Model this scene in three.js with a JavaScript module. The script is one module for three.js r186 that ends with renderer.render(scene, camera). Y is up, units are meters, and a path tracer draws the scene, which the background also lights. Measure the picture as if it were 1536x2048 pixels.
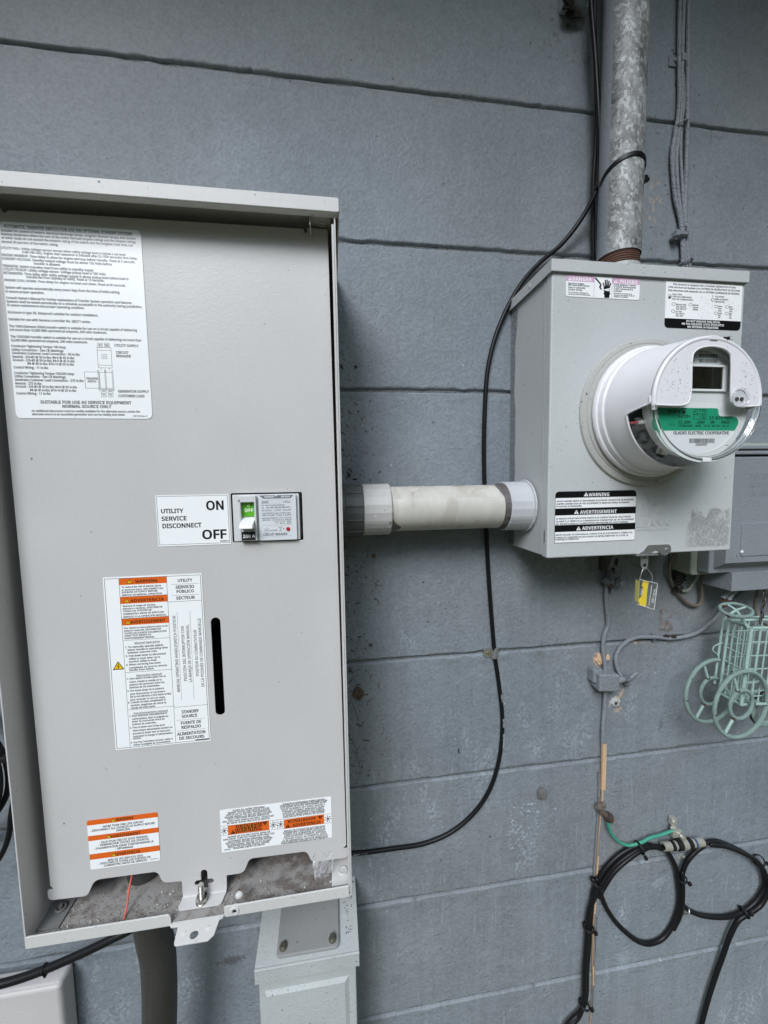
import * as THREE from 'three';
import { RoundedBoxGeometry } from 'three/addons/geometries/RoundedBoxGeometry.js';
import { mergeGeometries, toCreasedNormals } from 'three/addons/utils/BufferGeometryUtils.js';
import { TextGeometry } from 'three/addons/geometries/TextGeometry.js';
import { FontLoader } from 'three/addons/loaders/FontLoader.js';

// ---------------------------------------------------------------- camera, sky, sun, exposure
// The block wall is the plane z = 0, y = 0 is the height of the lens (about 1.5 m above the lawn).
const scene = new THREE.Scene();
const camera = new THREE.PerspectiveCamera(106.2, 0.75, 0.01, 400);
camera.position.set(0, 0, 0.5659);
camera.rotation.set(-0.0799, -0.1342, -0.0163, 'YXZ');
const renderer = new THREE.WebGLRenderer({ antialias: true });
renderer.toneMapping = THREE.LinearToneMapping;
renderer.toneMappingExposure = 1.78;
renderer.shadowMap.enabled = true;

let seed = 7;
const rnd = () => { seed = (seed * 1664525 + 1013904223) >>> 0; return seed / 4294967296; };
const rr = (a, b) => a + (b - a) * rnd();
const hash = (x, y, s) => { let h = (x * 374761393 + y * 668265263 + s * 1274126177) | 0; h = Math.imul(h ^ (h >>> 13), 1274126177); return ((h ^ (h >>> 16)) >>> 0) / 4294967296; };
function noise(x, y, s = 0) {
  const xi = Math.floor(x), yi = Math.floor(y); let u = x - xi, v = y - yi;
  u = u * u * (3 - 2 * u); v = v * v * (3 - 2 * v);
  const a = hash(xi, yi, s), b = hash(xi + 1, yi, s), c = hash(xi, yi + 1, s), d = hash(xi + 1, yi + 1, s);
  return a + (b - a) * u + (c - a) * v + (a - b - c + d) * u * v;
}
const fbm = (x, y, s, o = 4) => { let t = 0, a = 0.5, n = 0; for (let i = 0; i < o; i++) { t += a * noise(x, y, s + i); n += a; x *= 2.03; y *= 2.03; a *= 0.5; } return t / n; };
const clamp = (x, a = 0, b = 1) => Math.min(b, Math.max(a, x));
const sstep = (a, b, x) => { const t = clamp((x - a) / (b - a)); return t * t * (3 - 2 * t); };

{ // one overcast sky
  const W = 512, H = 256, d = new Float32Array(W * H * 4);
  for (let j = 0; j < H; j++) for (let i = 0; i < W; i++) {
    const el = (j / H - 0.5) * Math.PI, az = i / W * Math.PI * 2, s = Math.max(0, Math.sin(el));
    const cx = Math.cos(az) * Math.cos(el), cz = Math.sin(az) * Math.cos(el);
    const c = fbm(cx * 2.2 + 9, cz * 2.2 + 9 + s * 2, 3, 4);
    const L = (0.45 + 1.15 * s) * (0.86 + 0.28 * c), k = (j * W + i) * 4;
    d[k] = L * 0.85; d[k + 1] = L * 0.99; d[k + 2] = L * 1.14; d[k + 3] = 1;
  }
  const t = new THREE.DataTexture(d, W, H, THREE.RGBAFormat, THREE.FloatType);
  t.mapping = THREE.EquirectangularReflectionMapping; t.magFilter = THREE.LinearFilter; t.minFilter = THREE.LinearFilter; t.needsUpdate = true;
  scene.background = t; scene.environment = t; scene.environmentIntensity = 1; scene.backgroundIntensity = 1;
}
const sun = new THREE.DirectionalLight(0xfbfbff, 1.5);
sun.position.set(-1.3, 2.6, 2.8); sun.castShadow = true; sun.shadow.radius = 45;
Object.assign(sun.shadow.camera, { left: -2, right: 2, top: 2, bottom: -2, near: 0.1, far: 12 });
sun.shadow.mapSize.set(2048, 2048);
scene.add(sun, sun.target);

// ---------------------------------------------------------------- helpers
const V = (x, y, z) => new THREE.Vector3(x, y, z);
const names = {};
const numbered = n => { const k = names[n] = (names[n] ?? -1) + 1; return k ? `${n}_${String(k).padStart(3, '0')}` : n; };
function thing(name, label, category, [x, y, z] = [0, 0, 0], group) {
  const o = new THREE.Group(); o.name = numbered(name); o.position.set(x, y, z); scene.add(o);
  o.userData = { label, category }; if (group) o.userData.group = group;
  return o;
}
function originOf(p) { const v = V(0, 0, 0); for (let o = p; o && o !== scene; o = o.parent) v.add(o.position); return v; }
// part: geometry given in scene metres, hung under its parent
function part(name, geo, mat, parent, label) {
  if (Array.isArray(geo)) geo = merge(geo);
  const v = originOf(parent); geo.translate(-v.x, -v.y, -v.z);
  const m = new THREE.Mesh(geo, mat); m.name = name; m.castShadow = m.receiveShadow = true; parent.add(m);
  if (label) m.userData.label = label;
  return m;
}
function lone(name, geo, mat, label, category, group) { // a thing that is one mesh
  if (Array.isArray(geo)) geo = merge(geo);
  geo.computeBoundingBox(); const c = V(0, 0, 0); geo.boundingBox.getCenter(c); geo.translate(-c.x, -c.y, -c.z);
  const m = new THREE.Mesh(geo, mat); m.name = numbered(name); m.position.copy(c); m.castShadow = m.receiveShadow = true; scene.add(m);
  m.userData = { label, category }; if (group) m.userData.group = group;
  return m;
}
function struct(name, geo, mat) { if (Array.isArray(geo)) geo = merge(geo); const m = new THREE.Mesh(geo, mat); m.name = name; m.receiveShadow = m.castShadow = true; m.userData.kind = 'structure'; scene.add(m); return m; }
function merge(list) {
  return mergeGeometries(list.map(g => { const h = g.index ? g.toNonIndexed() : g; for (const k of Object.keys(h.attributes)) if (!['position', 'normal', 'uv'].includes(k)) h.deleteAttribute(k); h.morphAttributes = {}; return h; }));
}
function metreUV(g, k = 1) { // uv in metres from the dominant normal
  if (g.index) g = g.toNonIndexed();
  const p = g.attributes.position, n = g.attributes.normal, uv = new Float32Array(p.count * 2);
  for (let i = 0; i < p.count; i++) {
    const ax = Math.abs(n.getX(i)), ay = Math.abs(n.getY(i)), az = Math.abs(n.getZ(i));
    const [u, v] = az >= ax && az >= ay ? [p.getX(i), p.getY(i)] : ax >= ay ? [p.getZ(i), p.getY(i)] : [p.getX(i), p.getZ(i)];
    uv[2 * i] = u * k; uv[2 * i + 1] = v * k;
  }
  g.setAttribute('uv', new THREE.BufferAttribute(uv, 2)); return g;
}
function bx(x0, x1, y0, y1, z0, z1, r = 0.0006) {
  const w = x1 - x0, h = y1 - y0, d = z1 - z0; r = Math.min(r, w / 2.2, h / 2.2, d / 2.2);
  const g = r > 0 ? new RoundedBoxGeometry(w, h, d, 2, r) : new THREE.BoxGeometry(w, h, d);
  g.translate((x0 + x1) / 2, (y0 + y1) / 2, (z0 + z1) / 2); return metreUV(g);
}
// polygon with rounded corners: pts [x, y, r]
function poly(pts, S = new THREE.Shape()) {
  const n = pts.length;
  for (let i = 0; i < n; i++) {
    const p = pts[i], a = pts[(i + n - 1) % n], b = pts[(i + 1) % n];
    const la = Math.hypot(a[0] - p[0], a[1] - p[1]), lb = Math.hypot(b[0] - p[0], b[1] - p[1]);
    const r = Math.min(p[2] || 0, la * 0.49, lb * 0.49);
    const q0 = [p[0] + (a[0] - p[0]) / la * r, p[1] + (a[1] - p[1]) / la * r], q1 = [p[0] + (b[0] - p[0]) / lb * r, p[1] + (b[1] - p[1]) / lb * r];
    if (i) S.lineTo(...q0); else S.moveTo(...q0);
    if (r > 0) S.quadraticCurveTo(p[0], p[1], ...q1);
  }
  S.closePath(); return S;
}
const rect = (x0, x1, y0, y1, r = 0) => poly([[x0, y0, r], [x1, y0, r], [x1, y1, r], [x0, y1, r]]);
const hole = (pts) => poly(pts, new THREE.Path());
function ext(shape, z0, z1, bev = 0, seg = 8) { // extrude from z0 to z1
  const g = new THREE.ExtrudeGeometry(shape, { depth: z1 - z0 - 2 * bev, bevelEnabled: bev > 0, bevelThickness: bev, bevelSize: bev, bevelOffset: -bev, bevelSegments: 2, curveSegments: seg });
  g.translate(0, 0, z0 + bev); return metreUV(g);
}
const curve = (pts, closed = false, t = 'centripetal') => new THREE.CatmullRomCurve3(pts.map(p => V(...p)), closed, t);
function tube(pts, r, seg = 0, closed = false, rad = 10) {
  const c = curve(pts, closed); seg = seg || Math.max(12, Math.round(c.getLength() / 0.006));
  const g = new THREE.TubeGeometry(c, Math.min(seg, 400), r, rad, closed); const L = c.getLength(), uv = g.attributes.uv;
  for (let i = 0; i < uv.count; i++) uv.setXY(i, uv.getX(i) * L, uv.getY(i) * r * 6.283);
  if (closed) return g;
  const caps = [0, 1].map(e => { const s = new THREE.SphereGeometry(r, rad, 6); const p = c.getPointAt(e); s.translate(p.x, p.y, p.z); return s; });
  return merge([g, ...caps]);
}
function cyl(a, b, r0, r1 = r0, seg = 24, open = false) { // cylinder between two points
  const A = V(...a), B = V(...b), L = A.distanceTo(B);
  const g = new THREE.CylinderGeometry(r1, r0, L, seg, 1, open);
  const uv = g.attributes.uv; for (let i = 0; i < uv.count; i++) uv.setXY(i, uv.getX(i) * 6.283 * r0, uv.getY(i) * L);
  g.applyQuaternion(new THREE.Quaternion().setFromUnitVectors(V(0, 1, 0), B.clone().sub(A).normalize()));
  g.translate((a[0] + b[0]) / 2, (a[1] + b[1]) / 2, (a[2] + b[2]) / 2); return g;
}
function lathe(profile, c, axis = 'z', seg = 96) { // profile [[r, h]] turned about an axis through c
  const g = new THREE.LatheGeometry(profile.map(p => new THREE.Vector2(p[0], p[1])), seg);
  { const uv = g.attributes.uv, n = profile.length, s = [0]; for (let i = 1; i < n; i++) s.push(s[i - 1] + Math.hypot(profile[i][0] - profile[i - 1][0], profile[i][1] - profile[i - 1][1])); const R = Math.max(...profile.map(p => p[0])); for (let i = 0; i < uv.count; i++) uv.setXY(i, uv.getX(i) * 6.283 * R, s[i % n]); } // uv in metres
  if (axis === 'z') g.rotateX(Math.PI / 2);
  if (axis === 'x') g.rotateZ(-Math.PI / 2);
  g.translate(...c); return toCreasedNormals(g, 0.6);
}
function hex(c, r, h, axis = 'y') { const g = new THREE.CylinderGeometry(r, r, h, 6); if (axis === 'z') g.rotateX(Math.PI / 2); if (axis === 'x') g.rotateZ(Math.PI / 2); g.translate(...c); return g.toNonIndexed(); }
function torus(c, R, r, n = [0, 0, 1], seg = 48, sx = 1) {
  const g = new THREE.TorusGeometry(R, r, 10, seg); g.scale(sx, 1, 1);
  g.applyQuaternion(new THREE.Quaternion().setFromUnitVectors(V(0, 0, 1), V(...n).normalize())); g.translate(...c); return g;
}
function lump(c, r, s, sq = [1, 1, 1], amp = 0.35) { // an uneven pebble-like lump
  const g = new THREE.IcosahedronGeometry(r, 2), p = g.attributes.position;
  for (let i = 0; i < p.count; i++) { const x = p.getX(i) / r, y = p.getY(i) / r, z = p.getZ(i) / r; const k = 1 + amp * (noise(x * 1.7 + 5 + s, y * 1.7 + z * 1.3 + 5, s) - 0.5) * 2; p.setXYZ(i, p.getX(i) * k * sq[0], p.getY(i) * k * sq[1], p.getZ(i) * k * sq[2]); }
  g.computeVertexNormals(); g.translate(...c); return g;
}

// ---------------------------------------------------------------- textures and materials
function dataTex(w, h, f, { srgb = false, rx = 1, ry = 1, ox = 0, oy = 0 } = {}) {
  const d = new Uint8Array(w * h * 4);
  for (let j = 0; j < h; j++) for (let i = 0; i < w; i++) { const c = f(i, j), k = (j * w + i) * 4; d[k] = clamp(c[0]) * 255; d[k + 1] = clamp(c[1]) * 255; d[k + 2] = clamp(c[2]) * 255; d[k + 3] = 255; }
  return finish(new THREE.DataTexture(d, w, h), { srgb, rx, ry, ox, oy });
}
function finish(t, { srgb = false, rx = 1, ry = 1, ox = 0, oy = 0 } = {}) {
  t.wrapS = t.wrapT = THREE.RepeatWrapping; t.magFilter = THREE.LinearFilter; t.minFilter = THREE.LinearMipmapLinearFilter; t.generateMipmaps = true; t.anisotropy = 8;
  if (srgb) t.colorSpace = THREE.SRGBColorSpace; t.repeat.set(rx, ry); t.offset.set(ox, oy); t.needsUpdate = true; return t;
}
const lin = (r, g, b) => new THREE.Color().setRGB(r, g, b);
const std = (c, rough, o = {}) => new THREE.MeshStandardMaterial({ color: Array.isArray(c) ? lin(...c) : c, roughness: rough, metalness: 0, ...o });
const phys = (c, rough, o = {}) => new THREE.MeshPhysicalMaterial({ color: lin(...c), roughness: rough, ...o });

// grime: faint blotches and sparse flecks on painted steel, tiles every 0.4 m
function grime(sd, flecks, blot, tint = [1, 0.97, 0.92]) {
  const N = 1024, a = new Float32Array(N * N * 3);
  for (let j = 0; j < N; j++) for (let i = 0; i < N; i++) {
    const u = i / N * 8, v = j / N * 8, w = (x, y, s) => { const p = 8; const m = t => ((t % p) + p) % p; const xi = Math.floor(x), yi = Math.floor(y); let fu = x - xi, fv = y - yi; fu = fu * fu * (3 - 2 * fu); fv = fv * fv * (3 - 2 * fv); const h = (q, r) => hash(m(q), m(r), s); const A = h(xi, yi), B = h(xi + 1, yi), C = h(xi, yi + 1), D = h(xi + 1, yi + 1); return A + (B - A) * fu + (C - A) * fv + (A - B - C + D) * fu * fv; };
    let n = w(u, v, sd) * 0.6 + hash(i >> 1, j >> 1, sd) * 0.15 + noise(i / 9, j / 9, sd + 3) * 0.25;
    const L = 1 - blot * n, k = (j * N + i) * 3; a[k] = L; a[k + 1] = L; a[k + 2] = L;
  }
  const dot = (x, y, r, d) => { for (let dj = -4; dj <= 4; dj++) for (let di = -4; di <= 4; di++) { const q = Math.hypot(di * (1 + 0.4 * Math.sin(x)), dj); if (q > r + 0.5) continue; const m = 1 - d * clamp(r + 0.5 - q), i = (x + di + N) % N, j = (y + dj + N) % N, k = (j * N + i) * 3; for (let c = 0; c < 3; c++) a[k + c] *= 1 - (1 - m) * (1 - (1 - tint[c]) * 3); } };
  let s0 = seed; seed = sd * 977 + 5;
  for (let q = 0; q < flecks; q++) dot(Math.floor(rnd() * N), Math.floor(rnd() * N), rr(0.3, 1.7) * (rnd() < 0.1 ? 1.8 : 1), rr(0.25, 0.85));
  seed = s0;
  return dataTex(N, N, (i, j) => { const k = (j * N + i) * 3; return [a[k], a[k + 1], a[k + 2]]; }, { rx: 2.5, ry: 2.5 });
}
const peel = dataTex(512, 512, (i, j) => { const n = 0.6 * noise(i / 3.2, j / 3.2, 21) + 0.4 * noise(i / 7, j / 7, 22); return [n, n, n]; }, { rx: 5, ry: 5 });
const gClean = grime(1, 60, 0.08), gDirty = grime(2, 2300, 0.16), gMid = grime(3, 520, 0.12);

const M = {
  cabinet: std([0.55, 0.538, 0.525], 0.46, { map: gClean, roughnessMap: gMid, bumpMap: peel, bumpScale: 0.0001 }),
  hood: std([0.6, 0.59, 0.57], 0.5, { map: gMid, bumpMap: peel, bumpScale: 0.0001 }),
  cabinetDim: std([0.5, 0.48, 0.44], 0.6, { map: gMid }),
  meterBox: std([0.525, 0.545, 0.545], 0.5, { map: gMid, bumpMap: peel, bumpScale: 0.0002 }),
  bluePaint: std([0.235, 0.255, 0.275], 0.55, { map: gMid, bumpMap: peel, bumpScale: 0.0005 }),
  bluePaintRough: std([0.225, 0.245, 0.265], 0.62, { map: gDirty, bumpMap: peel, bumpScale: 0.0012 }),
  zinc: std([0.5, 0.5, 0.49], 0.38, { metalness: 0.85 }),
  steel: std([0.55, 0.54, 0.5], 0.25, { metalness: 1 }),
  rust: std([0.09, 0.045, 0.025], 0.85, { bumpMap: peel, bumpScale: 0.001 }),
  darkRust: std([0.06, 0.04, 0.03], 0.8, { bumpMap: peel, bumpScale: 0.0015 }),
  black: phys([0.008, 0.008, 0.009], 0.4, { specularIntensity: 0.45 }),
  blackMatte: phys([0.012, 0.012, 0.013], 0.5, { specularIntensity: 0.5 }),
  void: std([0.01, 0.01, 0.01], 0.9),
  pvc: std([0.54, 0.53, 0.51], 0.45, { map: gDirty }),
  pvcDark: std([0.1, 0.105, 0.105], 0.5, { map: gMid }),
  white: std([0.78, 0.77, 0.75], 0.45),
  mint: std([0.35, 0.49, 0.445], 0.6, { map: gDirty, bumpMap: peel, bumpScale: 0.0008 }),
  tan: std([0.62, 0.42, 0.26], 0.7, { map: gMid }),
  brownWire: std([0.16, 0.12, 0.09], 0.7, { map: gDirty }),
  greenWire: std([0.05, 0.29, 0.2], 0.5, { map: gMid }),
  paleGreen: std([0.33, 0.37, 0.30], 0.6, { map: gMid }),
  disc: std([0.46, 0.485, 0.48], 0.5, { map: gDirty, bumpMap: peel, bumpScale: 0.0003 }),
  shroud: std([0.78, 0.765, 0.785], 0.32, { map: gClean }),
  glassClear: phys([1, 1, 1], 0.04, { transmission: 1, thickness: 0, ior: 1.5 }),
  glassSolid: phys([0.97, 0.985, 0.98], 0.05, { transmission: 1, thickness: 0.004, ior: 1.5 }),
};

// ---------------------------------------------------------------- the wall of painted concrete blocks
const WX = -0.62, WY = -1.24, WW = 1.66, WH = 2.06;           // metres that the wall texture covers
const TN = 2048, wallH = new Float32Array(TN * TN), wallC = new Float32Array(TN * TN * 3);
{
  for (let j = 0; j < TN; j++) for (let i = 0; i < TN; i++) {
    const x = WX + i / TN * WW, y = WY + j / TN * WH, X = x * 1000, Y = y * 1000; // millimetres
    const smooth = sstep(-0.75, 0.25, y + 0.5 * (noise(x * 5, y * 5, 70) - 0.5));  // the upper courses were sprayed finer and more evenly
    const st = noise(X / 3.1, Y / 2.7, 31) * 0.5 + noise(X / 1.7, Y / 1.7, 32) * 0.28;
    const lumps = fbm(X / 16, Y / 14, 33, 3), big = fbm(X / 70, Y / 55, 36, 3);
    const pit = Math.max(0, noise(X / 5, Y / 4, 40) - 0.8) * 5 * sstep(0.45, 0.6, noise(X / 40, Y / 36, 41));
    let h = 0.26 + st * 0.3 * (0.75 + 0.5 * lumps) + lumps * (0.34 - 0.14 * smooth) + big * 0.16 - pit * (0.32 - 0.2 * smooth);
    const k = j * TN + i; wallH[k] = h;
    // colour: old paint, rubbed lighter on high spots, streaks of dried runs, patches
    const streak = fbm(X / 9, Y / 220, 50, 3), patch = fbm(X / 130, Y / 110, 52, 3), fine = noise(X / 1.4, Y / 1.4, 55);
    let L = 1 + (patch - 0.5) * 0.3 + (streak - 0.5) * 0.2 * (1 - 0.7 * smooth) + (fine - 0.5) * 0.14 + (st - 0.39) * 0.4 + (lumps - 0.5) * 0.1;
    const chalk = sstep(0.62, 0.8, fbm(X / 60, Y / 130, 58, 4)) * sstep(0.5, 0.75, noise(X / 2.3, Y / 3.6, 59)) * 0.62 * (1 - smooth * 0.75);
    const warm = (fbm(X / 240, Y / 200, 61, 2) - 0.5) * 0.08;
    wallC[3 * k] = (0.204 * L + chalk * 0.15) * (1 + warm); wallC[3 * k + 1] = 0.227 * L + chalk * 0.17; wallC[3 * k + 2] = (0.246 * L + chalk * 0.19) * (1 - warm);
  }
  const at = (x, y) => [(x - WX) / WW * TN, (y - WY) / WH * TN];
  // a fleck, smear or stain of matter on the paint: ellipse in metres with a ragged edge
  const blot = (x, y, a, b, rot, col, alpha, rag = 0.5, dh = 0) => {
    const [cx, cy] = at(x, y), R = Math.ceil(Math.max(a, b) * 1.6 / WH * TN * 1.3) + 2, s = hash(Math.round(x * 1e4), Math.round(y * 1e4), 5) * 90, ca = Math.cos(rot), sa = Math.sin(rot);
    for (let j = Math.floor(cy - R); j <= cy + R; j++) for (let i = Math.floor(cx - R); i <= cx + R; i++) {
      if (i < 0 || j < 0 || i >= TN || j >= TN) continue;
      const dx = (i - cx) * WW / TN, dy = (j - cy) * WH / TN, u = (dx * ca + dy * sa) / a, v = (-dx * sa + dy * ca) / b;
      const q = Math.hypot(u, v) + rag * (fbm(i / 3 + s, j / 3, 77, 2) - 0.5) * 2; if (q > 1) continue;
      const m = alpha * clamp((1 - q) * 6), k = j * TN + i;
      for (let c = 0; c < 3; c++) wallC[3 * k + c] += (col[c] - wallC[3 * k + c]) * m;
      wallH[k] += dh * clamp((1 - q) * 3);
    }
  };
  const DK = [0.03, 0.03, 0.028], WT = [0.62, 0.64, 0.66], BR = [0.1, 0.055, 0.03], SAND = [0.55, 0.38, 0.24], MOSS = [0.075, 0.08, 0.055], PALE = [0.36, 0.4, 0.44];
  seed = 4242;
  for (let q = 0; q < 200; q++) { const x = rr(WX, WX + WW), y = rr(WY, WY + WH); blot(x, y, rr(0.0005, 0.0016), rr(0.0005, 0.0026), rr(0, 3), DK, rr(0.4, 0.9), 0.3); }
  for (let q = 0; q < 260; q++) { const x = rr(WX, WX + WW), y = rr(WY, 0.3); blot(x, y, rr(0.0006, 0.0013), rr(0.0006, 0.0015), 0, WT, rr(0.4, 1), 0.2); }
  for (let q = 0; q < 230; q++) { // crumbs caught in old web along the right side of the cabinet
    const t = rnd() * rnd(), x = 0.016 + t * 0.06, y = rr(-0.48, 0.19); blot(x, y, rr(0.0005, 0.0015), rr(0.0007, 0.003), rr(0, 3), rnd() < 0.8 ? DK : BR, rr(0.35, 0.9), 0.5);
  }
  for (let q = 0; q < 12; q++) { const x = 0.02 + rnd() * 0.05, y = rr(-0.4, 0.15), r0 = rr(0, 6.28); for (let w = 0; w < 9; w++) blot(x + Math.cos(r0 + w * 0.12) * w * 0.0014, y + Math.sin(r0 + w * 0.12) * w * 0.0014, 0.0007, 0.0011, r0, DK, 0.75, 0.3); }
  for (let q = 0; q < 90; q++) blot(rr(0.27, 0.56), -0.1 - rnd() * rnd() * 0.09, rr(0.0006, 0.0012), rr(0.0006, 0.0014), 0, WT, rr(0.4, 0.9), 0.2);
  for (let q = 0; q < 160; q++) blot(rr(0.38, 0.6), -0.11 - rnd() * rnd() * 0.07, rr(0.002, 0.007), rr(0.002, 0.008), rr(0, 3), MOSS, rr(0.1, 0.3), 0.6);
  // web dirt, rust run and pale streaks seen round the fittings
  blot(0.0592, -0.1117, 0.004, 0.0035, 0, BR, 0.85); for (let w = 0; w < 12; w++) blot(0.0597 - w * 0.0003, -0.12 - w * 0.0045, 0.0016, 0.003, 0, [0.2, 0.17, 0.13], 0.5, 0.7);
  for (let w = 0; w < 30; w++) blot(0.553 + rr(-0.012, 0.016), rr(-0.268, -0.225), rr(0.001, 0.004), rr(0.002, 0.005), rr(0, 3), rnd() < 0.6 ? BR : [0.2, 0.13, 0.09], rr(0.3, 0.7), 1);
  for (let w = 0; w < 26; w++) { const t = rnd(); blot(0.49 + t * 0.12, -0.36 + t * 0.09 + rr(-0.02, 0.02), 0.0005, rr(0.006, 0.02), -0.9 + rr(-0.1, 0.1), PALE, rr(0.2, 0.45), 0.3); }
  for (let w = 0; w < 230; w++) blot(rr(0.02, 0.95), rr(-1.1, -0.45), rr(0.0006, 0.0016), rr(0.006, 0.03), rr(-0.12, 0.12), PALE, rr(0.12, 0.35), 0.6);
  for (let w = 0; w < 70; w++) blot(rr(0.28, 0.33), rr(-0.62, -0.54), rr(0.001, 0.004), rr(0.001, 0.003), rr(0, 3), PALE, rr(0.3, 0.7), 0.8, 0.2);
  blot(0.4649, -0.3797, 0.0105, 0.0105, 0, [0.55, 0.56, 0.55], 0.9, 0.35, 0.15); blot(0.475, -0.368, 0.003, 0.013, -0.7, SAND, 0.6, 0.8); blot(0.47, -0.395, 0.008, 0.004, 0.3, SAND, 0.5, 1);
  for (let w = 0; w < 18; w++) blot(0.432 + rr(-0.006, 0.003), rr(-0.325, -0.292), rr(0.001, 0.004), rr(0.001, 0.005), rr(0, 3), SAND, 0.8, 0.7);
  for (let w = 0; w < 24; w++) blot(rr(0.47, 0.56), -0.272 + rr(-0.008, 0.004), rr(0.001, 0.005), rr(0.0006, 0.0015), 0.1, SAND, 0.6, 0.9);
  for (let w = 0; w < 12; w++) blot(rr(0.495, 0.515), rr(0.39, 0.46), rr(0.001, 0.003), rr(0.001, 0.006), 0.1, SAND, 0.35, 0.9);
  blot(-0.174, -0.735, 0.018, 0.008, 0.2, [0.09, 0.095, 0.1], 0.75, 0.7); blot(0.28, -0.745, 0.012, 0.005, -0.6, [0.16, 0.18, 0.2], 0.6, 0.6);
  for (let w = 0; w < 60; w++) blot(rr(-0.3, -0.09), rr(-0.85, -0.64), rr(0.001, 0.006), rr(0.001, 0.004), rr(0, 3), [0.12, 0.13, 0.14], rr(0.2, 0.6), 0.7);
  blot(0.5549, -0.4299, 0.004, 0.012, -0.3, [0.13, 0.15, 0.17], 0.7, 0.8, -0.2); blot(0.5, -0.875, 0.015, 0.02, 0, PALE, 0.35, 0.9, 0.12); blot(0.565, -0.73, 0.02, 0.008, 0.4, PALE, 0.3, 0.9, 0.15);
  for (let w = 0; w < 40; w++) blot(0.34 + rr(-0.03, 0.05), 0.66 + rr(-0.06, 0.02), rr(0.001, 0.005), rr(0.001, 0.004), rr(0, 3), MOSS, rr(0.2, 0.5), 0.8);
  for (let w = 0; w < 30; w++) blot(rr(0.5, 0.585), rr(0.3, 0.7), rr(0.0006, 0.0015), rr(0.001, 0.005), rr(0, 3), DK, 0.7, 0.5);
  // long dark smudges just under each course line
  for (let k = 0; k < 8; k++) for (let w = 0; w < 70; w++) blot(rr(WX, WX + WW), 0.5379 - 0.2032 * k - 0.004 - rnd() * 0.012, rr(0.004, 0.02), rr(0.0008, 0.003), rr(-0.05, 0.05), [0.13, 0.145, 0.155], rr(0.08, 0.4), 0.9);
  seed = 99;
}
const wt = { rx: 1 / WW, ry: 1 / WH, ox: -WX / WW, oy: -WY / WH };
const l2s = c => c <= 0.0031308 ? 12.92 * c : 1.055 * Math.pow(c, 1 / 2.4) - 0.055;
const wallColour = dataTex(TN, TN, (i, j) => { const k = 3 * (j * TN + i); return [l2s(wallC[k]), l2s(wallC[k + 1]), l2s(wallC[k + 2])]; }, { srgb: true, ...wt });
const wallBump = dataTex(TN, TN, (i, j) => { const h = wallH[j * TN + i] * 0.72; return [h, h, h]; }, wt);
M.wall = std([1, 1, 1], 0.62, { map: wallColour, bumpMap: wallBump, bumpScale: 0.0031 });
M.mortar = std([0.15, 0.165, 0.17], 0.8, { bumpMap: peel, bumpScale: 0.002 });
M.plain = std([0.2, 0.22, 0.235], 0.8);

// one block: front face with an uneven rounded arris all round
function blockGeo(x0, x1, y0, y1, s) {
  const N = 26, P = [], uv = [], idx = [], prof = [[0.0042, 0.0052], [0.0022, 0.0016], [0.0008, 0.0003], [-0.0014, 0]]; // [outward, back]
  const ring = [];
  const edge = (ax, ay, bx_, by_, n) => { for (let i = 0; i < n; i++) ring.push([ax + (bx_ - ax) * i / n, ay + (by_ - ay) * i / n]); };
  edge(x0, y0, x1, y0, N); edge(x1, y0, x1, y1, 10); edge(x1, y1, x0, y1, N); edge(x0, y1, x0, y0, 10);
  const n = ring.length, zf = (hash(s, 3, 9) - 0.5) * 0.00012;
  prof.forEach(([o, b], l) => ring.forEach(([x, y], i) => {
    const horizontal = (y === y0 || y === y1), j = 1 + 0.55 * (noise(x * 60, y * 60, s % 50) - 0.5) * 2 + 0.3 * (noise(x * 210, y * 210, s % 31) - 0.5) * 2;
    const ix = x === x0 ? 1 : x === x1 ? -1 : 0, iy = y === y0 ? 1 : y === y1 ? -1 : 0;
    const d = 0.0042 - o, dh = horizontal ? d * j * (iy < 0 ? 0.62 : 0.9) : 0, dv = 0;
    const px = x + ix * dv, py = y + iy * dh;
    P.push(px, py, zf - (horizontal ? b : b * 0.02)); uv.push(px, py);
  }));
  for (let l = 0; l < prof.length - 1; l++) for (let i = 0; i < n; i++) { const a = l * n + i, b = l * n + (i + 1) % n; idx.push(a, b, b + n, a, b + n, a + n); }
  const last = (prof.length - 1) * n, c = P.length / 3; P.push((x0 + x1) / 2, (y0 + y1) / 2, zf); uv.push((x0 + x1) / 2, (y0 + y1) / 2);
  for (let i = 0; i < n; i++) idx.push(last + i, last + (i + 1) % n, c);
  const g = new THREE.BufferGeometry(); g.setAttribute('position', new THREE.Float32BufferAttribute(P, 3)); g.setAttribute('uv', new THREE.Float32BufferAttribute(uv, 2)); g.setIndex(idx); g.computeVertexNormals(); return g;
}
const wall = new THREE.Group(); wall.name = 'wall'; wall.userData.kind = 'structure'; scene.add(wall);
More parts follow.
